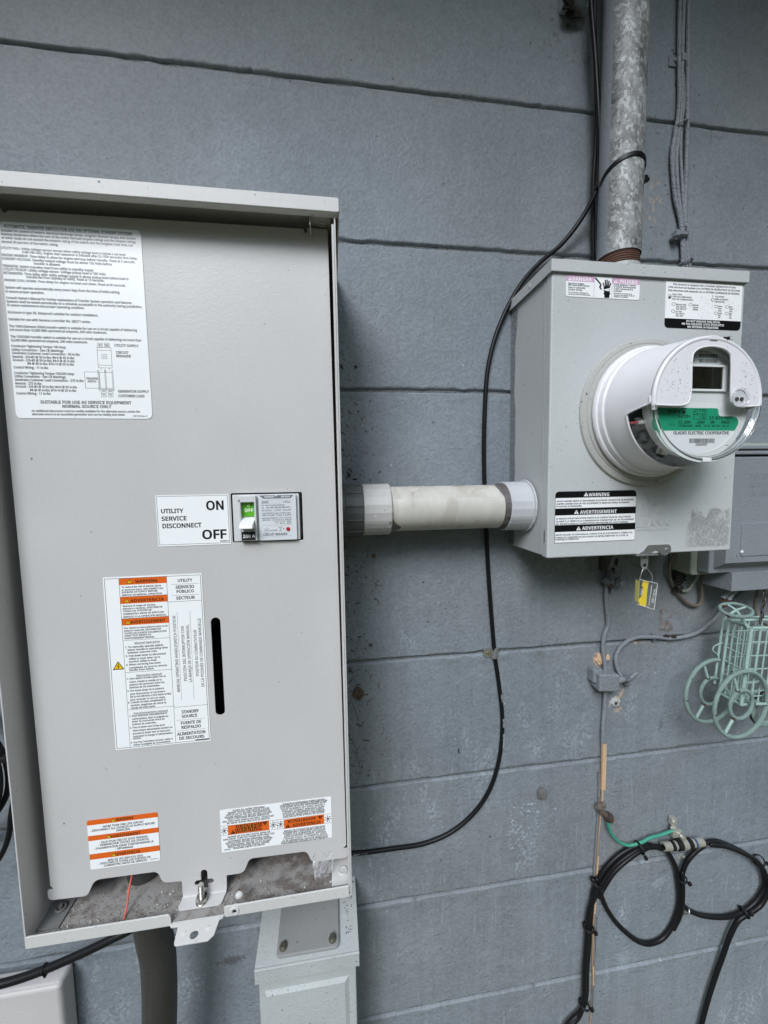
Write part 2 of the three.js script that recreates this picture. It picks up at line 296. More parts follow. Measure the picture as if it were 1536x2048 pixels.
{
  const starts = { '-3': -0.02, '-2': 0.18, '-1': -0.22, 0: -0.089, 1: 0.16, 2: -0.05, 3: 0.115, 4: 0.232, 5: 0.028, 6: 0.4414, 7: 0.12, 8: 0.33, 9: 0.1 };
  const mort = [bx(-3.5, 3.5, -1.56, 1.17, -0.2, -0.0042, 0)];
  for (let k = -4; k <= 9; k++) {
    const yb = 0.5379 - 0.2032 * k + 0.0001, x00 = starts[k] ?? 0;
    for (let q = -4; q <= 4; q++) {
      const x0 = x00 + 0.4064 * q, x1 = x0 + 0.4064; if (x0 > 1.5 || x1 < -1.3) continue;
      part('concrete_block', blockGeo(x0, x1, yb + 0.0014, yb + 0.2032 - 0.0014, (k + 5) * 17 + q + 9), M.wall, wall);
      mort.push(bx(x1 - 0.0012, x1 + 0.0012, yb + 0.004, yb + 0.199, -0.004, -0.0004, 0));
    }
  }
  part('mortar', mort, M.mortar, wall);
  part('wall_end', [bx(1.5, 3.5, -1.56, 1.17, -0.19, 0, 0), bx(-3.5, -1.7, -1.56, 1.17, -0.19, 0, 0)], M.plain, wall);
}
// ---------------------------------------------------------------- what stands outside the frame
struct('roof_eave', [bx(-3.6, 3.6, 1.17, 1.195, -0.25, 0.60, 0.002), bx(-3.6, 3.6, 1.12, 1.29, 0.60, 0.625, 0.002)], std([0.4, 0.41, 0.42], 0.7));
M.grass = std([0.1, 0.095, 0.055], 0.95);
{
  const g = new THREE.PlaneGeometry(240, 240); g.rotateX(-Math.PI / 2); g.translate(0, -1.52, 0);
  struct('ground', g, M.grass);
}
function leafCrown(rad, n, leaf, sd) { // many small leaf faces through an uneven crown
  seed = sd; const P = [], lobes = [];
  for (let i = 0; i < 12; i++) lobes.push([rr(-0.65, 0.65) * rad[0], rr(-0.55, 0.6) * rad[1], rr(-0.65, 0.65) * rad[2], rr(0.3, 0.55)]);
  for (let i = 0; i < n; i++) {
    const L = lobes[i % 12], a = rr(0, 6.28), c = rr(-1, 1), q = Math.cbrt(rr(0.3, 1)) * L[3], s = Math.sqrt(1 - c * c);
    const o = V(L[0] + q * rad[0] * s * Math.cos(a), L[1] + q * rad[1] * c, L[2] + q * rad[2] * s * Math.sin(a));
    const t = V(rr(-1, 1), rr(-1, 1), rr(-1, 1)).normalize(), b = V(rr(-1, 1), rr(-1, 1), rr(-1, 1)).cross(t).normalize(), l = leaf * rr(0.6, 1.3);
    const p = [o.clone().addScaledVector(t, l), o.clone().addScaledVector(b, l * 0.45), o.clone().addScaledVector(t, -l), o.clone().addScaledVector(b, -l * 0.45)];
    for (const k of [0, 1, 2, 0, 2, 3]) P.push(p[k].x, p[k].y, p[k].z);
  }
  const g = new THREE.BufferGeometry(); g.setAttribute('position', new THREE.Float32BufferAttribute(P, 3)); g.computeVertexNormals(); g.setAttribute('uv', new THREE.Float32BufferAttribute(new Float32Array(P.length / 3 * 2), 2)); return g;
}
M.leaf = std([0.06, 0.085, 0.03], 0.75); M.bark = std([0.12, 0.09, 0.065], 0.9, { bumpMap: peel, bumpScale: 0.01 });
{
  const tree = thing('broad_tree', 'leafy green tree across the lawn facing the block wall', 'tree', [-7, -1.52, 9], 'trees across the lawn');
  part('trunk', [cyl([-7, -1.52, 9], [-6.9, 0.6, 9], 0.2, 0.13), cyl([-6.9, 0.4, 9], [-6.2, 1.8, 9.3], 0.1, 0.05), cyl([-6.9, 0.4, 9], [-7.5, 1.9, 8.7], 0.1, 0.05)], M.bark, tree);
  const cr = leafCrown([2.4, 1.9, 2.2], 5200, 0.13, 11); cr.translate(-7, 1.6, 9); part('crown', cr, M.leaf, tree);
  for (const [x, z, t, s, l] of [[-3.4, 10.2, 1, 1.15, 'second broad tree from the left across the lawn'], [-0.2, 9.6, 2.2, 1.1, 'middle broad tree straight across the lawn from the wall'], [3.1, 10, 4, 1.2, 'second broad tree from the right across the lawn'], [6.4, 9.2, 5, 1.1, 'rightmost broad tree across the lawn']]) { const c = tree.clone(); c.name = numbered('broad_tree'); c.position.set(x, -1.52, z); c.rotation.y = t; c.scale.setScalar(s); c.userData = { ...tree.userData, label: l }; scene.add(c); }
  tree.userData.label = 'leftmost broad tree across the lawn';
  const hedge = thing('hedge', 'tall evergreen hedge standing to the right of the meters', 'hedge', [2.1, -1.52, 3.4]);
  for (const z of [0.9, 2.2, 3.5, 4.8]) part('stem', cyl([2.1, -1.52, z], [2.1, 1.9, z], 0.06, 0.02), M.bark, hedge);
  const hc = leafCrown([0.6, 2.9, 3.4], 34000, 0.09, 12); hc.translate(2.1, 1.3, 3.4); part('foliage', hc, M.leaf, hedge);
  const h2 = hedge.clone(); h2.name = numbered('hedge'); h2.position.set(-4.0, -1.52, 4.6); h2.scale.set(1, 0.86, 1.35); h2.userData = { label: 'tall evergreen hedge along the far left of the lawn', category: 'hedge' }; scene.add(h2);
  const row = thing('shrub_row', 'long row of dense shrubs behind the trees across the lawn', 'shrubs', [0, -1.52, 12]);
  for (const x of [-9, -5, -1, 3, 7]) part('stem', cyl([x, -1.52, 12], [x, 0.2, 12], 0.07, 0.03), M.bark, row);
  const rc = leafCrown([13, 1.9, 0.9], 24000, 0.2, 14); rc.translate(0, -0.1, 12); part('foliage', rc, M.leaf, row);
}
seed = 123;

// ---------------------------------------------------------------- printed labels
function canvasLabel(W, H, draw) {
  const c = document.createElement('canvas'); c.width = W; c.height = H; const g = c.getContext('2d');
  g.fillStyle = '#f3f4f4'; g.fillRect(0, 0, W, H); draw(g, W, H);
  const t = new THREE.CanvasTexture(c); t.colorSpace = THREE.SRGBColorSpace; t.magFilter = THREE.LinearFilter; t.anisotropy = 8; t.needsUpdate = true; return t;
}
const INK = '#0d0e11', ORANGE = '#e0651f', YEL = '#f4c21c';
function line(g, k, [t, x0, x1, y, cap, f = ''], ink = INK) { // text squeezed to run from x0 to x1 on baseline y
  const px = cap / 0.714 * k; g.font = `${f.includes('b') ? 'bold ' : ''}${px}px sans-serif`; g.fillStyle = f.includes('w') ? '#f2f2f2' : ink; g.textBaseline = 'alphabetic'; g.textAlign = 'left';
  const w = g.measureText(t).width || 1, want = (x1 - x0) * k;
  g.save(); g.translate(x0 * k, y * k); g.scale(want / w, 1); g.fillText(t, 0, 0);
  if (!f.includes('b') && !f.includes('n')) { g.lineWidth = px * 0.065; g.strokeStyle = g.fillStyle; g.strokeText(t, 0, 0); }
  g.restore();
  if (f.includes('u')) { g.fillStyle = ink; g.fillRect(x0 * k, (y + cap * 0.22) * k, want, Math.max(1, cap * 0.09 * k)); }
}
function tri(g, x, y, s, fill, mark) { // warning triangle, base centre at x, y
  g.fillStyle = fill; g.beginPath(); g.moveTo(x, y - s); g.lineTo(x + s * 0.62, y); g.lineTo(x - s * 0.62, y); g.closePath(); g.fill();
  g.lineWidth = s * 0.09; g.strokeStyle = mark; g.lineJoin = 'round'; g.stroke();
  g.fillStyle = mark; g.fillRect(x - s * 0.055, y - s * 0.66, s * 0.11, s * 0.38); g.fillRect(x - s * 0.055, y - s * 0.2, s * 0.11, s * 0.11);
}
const box = (g, k, x0, y0, x1, y1, lw = 2.2) => { g.lineWidth = lw * k; g.strokeStyle = INK; g.strokeRect(x0 * k, y0 * k, (x1 - x0) * k, (y1 - y0) * k); };
const fillr = (g, k, x0, y0, x1, y1, c) => { g.fillStyle = c; g.fillRect(x0 * k, y0 * k, (x1 - x0) * k, (y1 - y0) * k); };
const hl = (g, k, x0, y0, x1, y1, lw = 2) => { g.lineWidth = lw * k; g.strokeStyle = INK; g.beginPath(); g.moveTo(x0 * k, y0 * k); g.lineTo(x1 * k, y1 * k); g.stroke(); };
function specks(g, W, H, n, r, region = [0, 0, 1, 1], s = 5) { const s0 = seed; seed = s; g.fillStyle = '#3b3c38'; for (let i = 0; i < n; i++) { g.beginPath(); g.ellipse((region[0] + rnd() * (region[2] - region[0])) * W, (region[1] + rnd() * (region[3] - region[1])) * H, rr(0.4, 1) * r, rr(0.4, 1.5) * r, rnd() * 3, 0, 7); g.fill(); } seed = s0; }
function plate(x0, x1, y0, y1, z, t, radii, tex, rough = 0.36) { // thin printed sheet
  const R = Array.isArray(radii) ? radii : [radii, radii, radii, radii]; // bl br tr tl
  const g = new THREE.ExtrudeGeometry(poly([[x0, y0, R[0]], [x1, y0, R[1]], [x1, y1, R[2]], [x0, y1, R[3]]]), { depth: t, bevelEnabled: false, curveSegments: 6 });
  const p = g.attributes.position, uv = g.attributes.uv; for (let i = 0; i < p.count; i++) uv.setXY(i, (p.getX(i) - x0) / (x1 - x0), (p.getY(i) - y0) / (y1 - y0));
  g.translate(0, 0, z); return [g, std([0.97, 0.97, 0.97], rough, { map: tex })];
}
const LA = [
 ["AUTOMATIC TRANSFER SWITCH FOR USE ON OPTIONAL STANDBY SYSTEMS", 33, 937, 40, 19.4, "u"],
 ["Suitable for control of motors, electrical discharge lamps, tungsten filament lamps, and electric", 12, 960, 73, 16.3],
 ["heating equipment where the sum of the motor full-load ampere ratings and the ampere ratings", 11, 959, 99, 16.3],
 ["of other loads do not exceed the ampere rating of the switch and the tungsten load does not", 11, 935, 126, 16.3],
 ["exceed 30 percent of the switch rating.", 10, 401, 155, 16.3],
 ["UTILITY FAIL- Utility voltage sensor senses when utility voltage level is below a set level", -1, 877, 199, 16.3],
 ["(140-180 Vac). Engine start sequence is initiated after (2-1500 seconds) time delay.", 144, 964, 223, 17.1],
 ["ENGINE WARMUP- Time delay to allow for engine warmup before transfer. Fixed at 5 seconds.", 1, 946, 251, 17.1],
 ["STANDBY VOLTAGE- Standby output voltage must be above 192 Volts before", 1, 773, 278, 17.1],
 ["transfer is allowed.", 218, 405, 302, 17.1],
 ["TRANSFER- Switch transfers load from utility to standby supply", 2, 637, 330, 17.1],
 ["UTILITY PICKUP- Utility voltage sensor. Voltage pickup level is 180 Volts.", 4, 728, 355, 17.1],
 ["RETRANSFER- Time delay after utility voltage supply is above pickup level before load is", 3, 887, 382, 17.1],
 ["transferred from standby to utility. Fixed at 15 seconds.", 158, 710, 404, 17.1],
 ["ENGINE COOL DOWN- Time delay for engine no-load cool down. Fixed at 60 seconds.", 4, 865, 433, 16.3],
 ["System will operate automatically every seven days from the time of initial setting", 5, 814, 488, 17.1],
 ["to ensure proper operation.", 5, 276, 517, 17.1],
 ["Consult Owner's Manual for further explanation of Transfer System operation and features.", 6, 904, 564, 17.1],
 ["Systems shall be tested periodically on a schedule acceptable to the authority having jurisdiction,", 6, 974, 591, 17.1],
 ["to assure maintenance and proper operating condition.", 7, 552, 618, 17.1],
 ["Enclosure is type 3R, Rainproof, suitable for outdoor installation.", 8, 647, 670, 17.1],
 ["Suitable for use with Generac controller No. 0J8371 series.", 9, 589, 722, 17.1],
 ["The 100A (Siemens 200A) transfer switch is suitable for use on a circuit capable of delivering", 9, 925, 774, 17.1],
 ["not more than 10,000 RMS symmetrical amperes, 240 volts maximum.", 10, 703, 800, 17.1],
 ["The 150/200A transfer switch is suitable for use on a circuit capable of delivering not more than", 12, 953, 851, 17.1],
 ["22,000 RMS symmetrical amperes, 240 volts maximum.", 12, 557, 879, 17.1],
 ["Conductor Tightening Torque 100 Amp:", 11, 398, 922, 17.1],
 ["Utility Connection - See CB Markings", 11, 377, 950, 17.1],
 ["Generator,Customer Load Connection - 50 in-lbs", 12, 491, 975, 17.1],
 ["Neutral - 2/0-#3 @ 50 in-lbs; #4-6 @ 45 in-lbs", 12, 450, 1002, 17.9],
 ["Ground - 2/0-#3 @ 50 in-lbs; #4-6 @ 45 in-lbs", 13, 451, 1028, 17.1],
 ["#8 @ 40 in-lbs; #10-14 @ 35 in-lbs", 113, 444, 1052, 17.1],
 ["Control Wiring - 11 in-lbs", 14, 257, 1082, 17.9],
 ["Conductor Tightening Torque 150/200 Amp:", 14, 442, 1125, 17.9],
 ["Utility Connection - See CB Markings", 14, 378, 1151, 17.1],
 ["Generator,Customer Load Connection - 275 in-lbs", 15, 504, 1177, 17.9],
 ["Neutral - 275 in-lbs", 15, 201, 1204, 17.9],
 ["Ground - 2/0-#3 @ 50 in-lbs; #4-6 @ 45 in-lbs", 15, 453, 1229, 17.1],
 ["#8 @ 40 in-lbs; #10-14 @ 35 in-lbs", 114, 445, 1255, 17.1],
 ["Control Wiring - 11 in-lbs", 16, 259, 1281, 17.9],
 ["UTILITY SUPPLY", 748, 927, 896, 19.4],
 ["CIRCUIT", 757, 849, 950, 17.9],
 ["BREAKER", 757, 866, 978, 19.4],
 ["TRANSFER", 524, 610, 1157, 14.8],
 ["SWITCH", 533, 598, 1179, 14.8],
 ["GENERATOR SUPPLY", 752, 984, 1255, 19.4],
 ["CUSTOMER LOAD", 752, 950, 1292, 20.2],
 ["N1", 634, 657, 897, 16.3],
 ["N2", 682, 707, 896, 16.3],
 ["E1", 637, 658, 1252, 14.8],
 ["E2", 685, 707, 1250, 14.8],
 ["T1", 636, 658, 1285, 14.8],
 ["T2", 685, 706, 1284, 14.8],
 ["SUITABLE FOR USE AS SERVICE EQUIPMENT", 181, 846, 1348, 22.5],
 ["NORMAL SOURCE ONLY", 334, 693, 1380, 22.5],
 ["An additional disconnect must be readily available for the alternate source, unless the", 113, 907, 1415, 16.3],
 ["alternate source is an accessible generator and can be readily shut down", 114, 791, 1440, 16.3],
 ["0K1738 Rev. E", 855, 961, 1448, 10.1],
];
const LC = [
 ["WARNING", 317, 545, 74, 33.9, "b"],
 ["To reduce the risk of electric shock", 179, 575, 123, 17.9],
 ["or personal injury, DISCONNECT ALL", 177, 598, 153, 17.9],
 ["SOURCES OF SUPPLY BEFORE", 177, 537, 180, 17.9],
 ["SERVICE OR MANUAL OPERATION.", 176, 585, 211, 17.9],
 ["ADVERTENCIA", 256, 597, 284, 33.9, "b"],
 ["Reduzca el riesgo de choque", 177, 504, 331, 17.9],
 ["eléctrico o lesiones, DESCONECTE", 175, 576, 360, 17.9],
 ["TODAS LAS FUENTES DE", 175, 465, 388, 17.9],
 ["SUMINISTRO ANTES DE EFECTUAR", 174, 588, 419, 16.9],
 ["SERVICIO O LA OPERACIÓN MANUAL.", 174, 616, 451, 17.9],
 ["AVERTISSEMENT", 243, 598, 521, 34.9, "b"],
 ["Pour réduire le risque d'électrocution ou de", 171, 617, 576, 17.9],
 ["blessure corporelle, DÉCONNECTER", 172, 548, 604, 17.9],
 ["TOUTES LES SOURCES D'ALIMENTATION", 172, 603, 634, 17.9],
 ["AVANT TOUT SERVICE OU", 172, 443, 661, 16.9],
 ["FONCTIONNEMENT MANUEL.", 171, 479, 690, 17.9],
 ["Manual Operation", 267, 528, 749, 20.9, "bu"],
 ["1. To manually operate switch,", 171, 563, 790, 19.9],
 ["attach handle to operating lever", 193, 606, 821, 18.9],
 ["between solenoid coils.", 192, 496, 852, 18.9],
 ["2. Pull down lever to disconnect", 170, 583, 889, 19.9],
 ["utility or push lever up to", 200, 520, 922, 18.9],
 ["connect utility to load.", 197, 488, 954, 18.9],
 ["3. When servicing has been", 168, 522, 987, 18.9],
 ["completed, be sure to remove", 197, 586, 1022, 18.9],
 ["handle from switch.", 196, 453, 1049, 18.9],
 ["Operación manual", 261, 526, 1117, 20.9, "bu"],
 ["1. Para operar el interruptor con la", 164, 565, 1146, 18.9],
 ["mano, instale la manija en la", 190, 520, 1182, 18.9],
 ["palanca de operación entre las", 189, 548, 1215, 18.9],
 ["bobinas de los solenoides.", 187, 500, 1247, 19.9],
 ["2. Tire hacia abajo de la palanca", 161, 538, 1283, 18.9],
 ["para desconectar el suministro", 187, 549, 1320, 18.9],
 ["de la red eléctrica o tire hacia arriba", 186, 609, 1353, 19.9],
 ["para conectar la red a la carga.", 185, 548, 1386, 18.9],
 ["3. Cuando se haya completado el", 160, 548, 1417, 19.9],
 ["servicio, asegúrese de retirar la", 186, 554, 1451, 19.9],
 ["manija del interruptor.", 185, 443, 1481, 18.9],
 ["Fonctionnement manuel", 209, 564, 1545, 21.9, "bu"],
 ["1. Pour actionner manuellement le", 163, 554, 1574, 19.9],
 ["commutateur, fixer la poignée au", 189, 564, 1609, 19.9],
 ["levier de commande entre les", 188, 525, 1638, 18.9],
 ["bobines de solénoïde.", 187, 436, 1670, 18.9],
 ["2. Tirer le levier vers le bas pour", 159, 525, 1708, 19.9],
 ["interrompre alimentation secteur ou", 187, 600, 1744, 19.9],
 ["poussez le levier vers le haut pour", 186, 578, 1778, 19.9],
 ["connecter la charge à l'alimentation", 186, 598, 1811, 19.9],
 ["secteur.", 185, 273, 1835, 19.9],
 ["3. Une fois l'entretien terminé, veiller à", 158, 596, 1879, 18.9],
 ["retirer la poignée du commutateur.", 184, 579, 1909, 19.9],
 ["UTILITY", 746, 897, 86, 30.9],
 ["SERVICIO", 723, 916, 159, 31.9],
 ["PÚBLICO", 727, 911, 208, 30.9],
 ["SECTEUR", 721, 914, 281, 31.9],
 ["STANDBY", 706, 888, 1585, 33.9],
 ["SOURCE", 704, 871, 1637, 32.9],
 ["FUENTE DE", 689, 909, 1714, 32.9],
 ["RESPALDO", 693, 905, 1766, 32.9],
 ["ALIMENTATION", 647, 949, 1841, 33.9],
 ["DE SECOURS", 662, 933, 1893, 33.9],
];
const LD = [
 ["WARNING", 406, 658, 61, 46.4, "b"],
 ["- MORE THAN ONE LIVE CIRCUIT", 197, 794, 139, 30.1],
 ["- DISCONNECT ALL SOURCES OF SUPPLY BEFORE", 38, 955, 184, 30.1],
 ["SERVICING", 399, 598, 230, 30.1],
 ["AVERTISSEMENT", 303, 736, 325, 46.4, "b"],
 ["- PLUS D'UN CIRCUIT SOUS TENSION", 154, 835, 391, 30.1],
 ["- DÉBRANCHER TOUTES LES SOURCES", 130, 852, 435, 30.1],
 ["- D'ALIMENTATION AVANT D'ENTREPRENDRE LE", 70, 918, 483, 30.1],
 ["- DÉPANNAGE", 367, 622, 529, 30.1],
 ["ADVERTENCIA", 342, 714, 626, 46.4, "b"],
 ["- MÁS DE UN CIRCUITO VIVO", 228, 753, 696, 30.1],
 ["- DESCONECTE TODAS LAS FUENTES DE", 113, 861, 738, 30.1],
 ["- SUMINISTRO ANTES DE SERVICIO", 168, 811, 781, 31.4],
];
const LE = [
 ["WARNING", 123, 362, 241, 39.8, "b"],
 ["HAZARD OF ELECTRIC SHOCK, BURN OR", 54, 434, 278, 14.8],
 ["EXPLOSION. TURN OFF POWER SUPPLYING THIS", 17, 472, 299, 14.8],
 ["EQUIPMENT BEFORE REMOVING COVER.", 59, 433, 321, 14.8],
 ["REPLACE AND SECURE ALL COVERS BEFORE", 36, 452, 339, 14.8],
 ["RE-ENERGIZING. FAILURE TO DO SO MAY", 50, 439, 359, 14.8],
 ["RESULT IN ELECTRIC SHOCK, SEVERE", 55, 423, 378, 15.6],
 ["PERSONAL INJURY OR DEATH.", 98, 384, 396, 14.8],
 ["ADVERTENCIA", 638, 897, 253, 29.7, "b"],
 ["RIESGO DE CHOQUE DE ELECTRICIDAD", 557, 937, 295, 15.6],
 ["QUEMADURA O EXPLOSIÓN. APAGUE LA", 548, 936, 312, 14.8],
 ["FUERZA QUE SUMINISTRA ESTE EQUIPO", 560, 939, 331, 14.8],
 ["ANTES DE RETIRAR CUBIERTA. REPONGA", 555, 941, 350, 14.8],
 ["Y SEGURE TODAS LAS CUBIERTAS ANTES", 549, 950, 371, 14.8],
 ["DE RE-GENERGIZAR. FALTA DE HACER ESTO", 538, 961, 392, 14.8],
 ["RESULTARIA EN CHOQUES DE ELECTRICIDAD,", 527, 963, 409, 15.6],
 ["GRAVES DANOS PERSONALES O MUERTE.", 549, 939, 423, 15.6],
];
const LF = [
 ["DANGER", 78, 341, 55, 39.1],
 ["PELIGRO", 719, 967, 38, 39.1],
 ["Hazardous Voltage.", 27, 244, 102, 18.1],
 ["Will cause death, serious", 27, 312, 122, 18.1],
 ["injury or substantial", 28, 258, 150, 18.1],
 ["property damage.", 29, 220, 175, 17.1],
 ["Turn off power supplying this", 29, 294, 206, 15.0],
 ["equipment before working inside.", 30, 329, 227, 15.0],
 ["Voltaje peligroso. Causará", 639, 946, 88, 18.1],
 ["la muerte, lesiones graves", 640, 945, 112, 18.1],
 ["o daño substancial a la", 641, 907, 138, 18.1],
 ["propiedad.", 641, 755, 164, 18.1],
 ["Desconecte el suministro de", 642, 895, 190, 15.0],
 ["energía a este equipo antes de", 643, 931, 209, 15.0],
 ["trabajar en su interior.", 644, 846, 230, 16.0],
];
const LG = [
 ["This structure is equipped with a STANDBY GENERATOR SYSTEM", 88, 908, 36, 17.9],
 ["Cette structure est équipée d'un SYSTÈME DE GÉNÉRATRICE DE SECOURS", 28, 968, 69, 17.9],
 ["Esta estructura está equipada con un SISTEMA GENERADOR DE RESERVA", 30, 963, 105, 18.8],
 ["FUEL TYPE:", 83, 211, 146, 15.2],
 ["TYPE DE CARBURANT:", 85, 341, 171, 15.2],
 ["TIPO DE COMBUSTIBLE:", 82, 356, 198, 15.2],
 ["N", 599, 617, 140, 13.4],
 ["LOCATION:", 640, 764, 145, 15.2],
 ["EMPLACEMENT:", 638, 821, 175, 15.2],
 ["UBICACIÓN:", 638, 775, 202, 16.1],
 ["Natural Gas", 134, 269, 254, 17.0],
 ["Gaz naturel", 135, 267, 278, 17.0],
 ["Gas Natural", 137, 270, 301, 16.1],
 ["LP Gas", 135, 217, 332, 17.0],
 ["Gaz de PL", 136, 251, 355, 16.1],
 ["Gas GLP", 137, 236, 378, 16.1],
 ["Diesel", 352, 427, 253, 17.0],
 ["Diesel", 353, 427, 278, 16.1],
 ["Diésel", 355, 424, 302, 17.0],
 ["North", 690, 741, 253, 17.0],
 ["Nord", 690, 732, 278, 17.0],
 ["Norte", 691, 734, 302, 17.0],
 ["South", 691, 742, 330, 17.0],
 ["Sud", 691, 723, 352, 17.0],
 ["Sur", 693, 721, 375, 17.0],
 ["West", 834, 877, 253, 17.0],
 ["Ouest", 836, 884, 277, 17.0],
 ["Oeste", 836, 880, 302, 17.0],
 ["East", 836, 875, 327, 17.0],
 ["Est", 837, 869, 349, 17.0],
 ["Este", 839, 875, 375, 17.0],
 ["DO NOT REMOVE THIS DECAL", 275, 725, 434, 20.6, "w"],
 ["NE PAS ENLEVER CETTE ÉTIQUETTE", 220, 778, 466, 20.6, "w"],
 ["NO RETIRAR LA PEGATINA", 295, 705, 498, 21.5, "w"],
];
const LH = [
 ["WARNING", 403, 662, 62, 38.5, "wb"],
 ["SHOCK HAZARD EXISTS IF GROUNDING ELECTRODE CONDUCTOR OR BONDING", 14, 969, 118, 16.6],
 ["JUMPER CONNECTION IN THIS EQUIPMENT IS REMOVED WHILE ALTERNATE", 14, 916, 148, 16.6],
 ["SOURCE(S) IS ENERGIZED.", 15, 329, 176, 16.6],
 ["AVERTISSEMENT", 303, 760, 257, 38.5, "wb"],
 ["LE RISQUE D'ÉLECTROCUTION EXISTE SI LE CONDUCTEUR DE L'ÉLECTRODE", 13, 938, 314, 16.6],
 ["DE MISE À LA TERRE OU LA CONNEXION DU CONNECTEUR DE CET ÉQUIPEMENT", 11, 981, 345, 16.6],
 ["EST ENLEVÉ LORSQUE L'ALIMENTATION SECONDAIRE EST SOUS TENSION.", 11, 912, 374, 16.6],
 ["ADVERTENCIA", 333, 722, 441, 39.4, "wb"],
 ["EXISTE PELIGRO DE DESCARGA EL CONDUCTOR DE ELECTRODOS A TIERRA O EL", 8, 969, 498, 16.6],
 ["PUENTE DE CONEXIÓN DE ESTE EQUIPO SE RETIRA MIENTRAS SE ACTIVE LA", 6, 913, 528, 16.6],
 ["FUENTE(S) ALTERNATIVA.", 5, 301, 550, 16.6],
];
const LB = [
 ["ON", 676, 936, 223, 124.3],
 ["UTILITY", 60, 362, 257, 57.5],
 ["SERVICE", 63, 408, 366, 57.5],
 ["DISCONNECT", 66, 603, 473, 60.2],
 ["OFF", 600, 945, 647, 125.7],
 ["0G9601C", 853, 976, 699, 21.4],
];
const LK = [
 ["225AF", 200, 354, 161, 46.0],
 ["2 POLE", 668, 826, 157, 36.0],
 ["UL Interrupting Ratings:", 196, 710, 222, 28.0],
 ["AC ∿ 120/ 240V 22kA 50/ 60Hz 40°C", 200, 826, 274, 32.0],
 ["IEC 60947-2    Ui 690V   Uimp 8kV", 196, 842, 334, 26.0],
 ["CU/AL 60/75°C Lug Cat. No Wire range", 200, 822, 401, 28.0],
 ["AWG or KCMIL  Torque in lb (Nm)", 198, 842, 450, 32.0],
 ["GJG010A2 250KCM-6  CCT-6.2 375in.lb", 200, 840, 512, 28.0],
 ["GJG010B2  1/0-4  60.4-53.5  300in.lb", 202, 838, 555, 28.0],
 ["4-6 27.1-13.31  400in", 460, 838, 593, 28.0],
 ["5   85-6   49in", 498, 842, 636, 28.0],
 ["PUSH", 552, 636, 721, 24.0],
 ["TO", 574, 612, 759, 24.0],
 ["TRIP", 560, 626, 796, 22.0],
 ["us LISTED", 352, 528, 794, 32.0],
 ["CIRCUIT BREAKER", 210, 736, 892, 56.0],
];

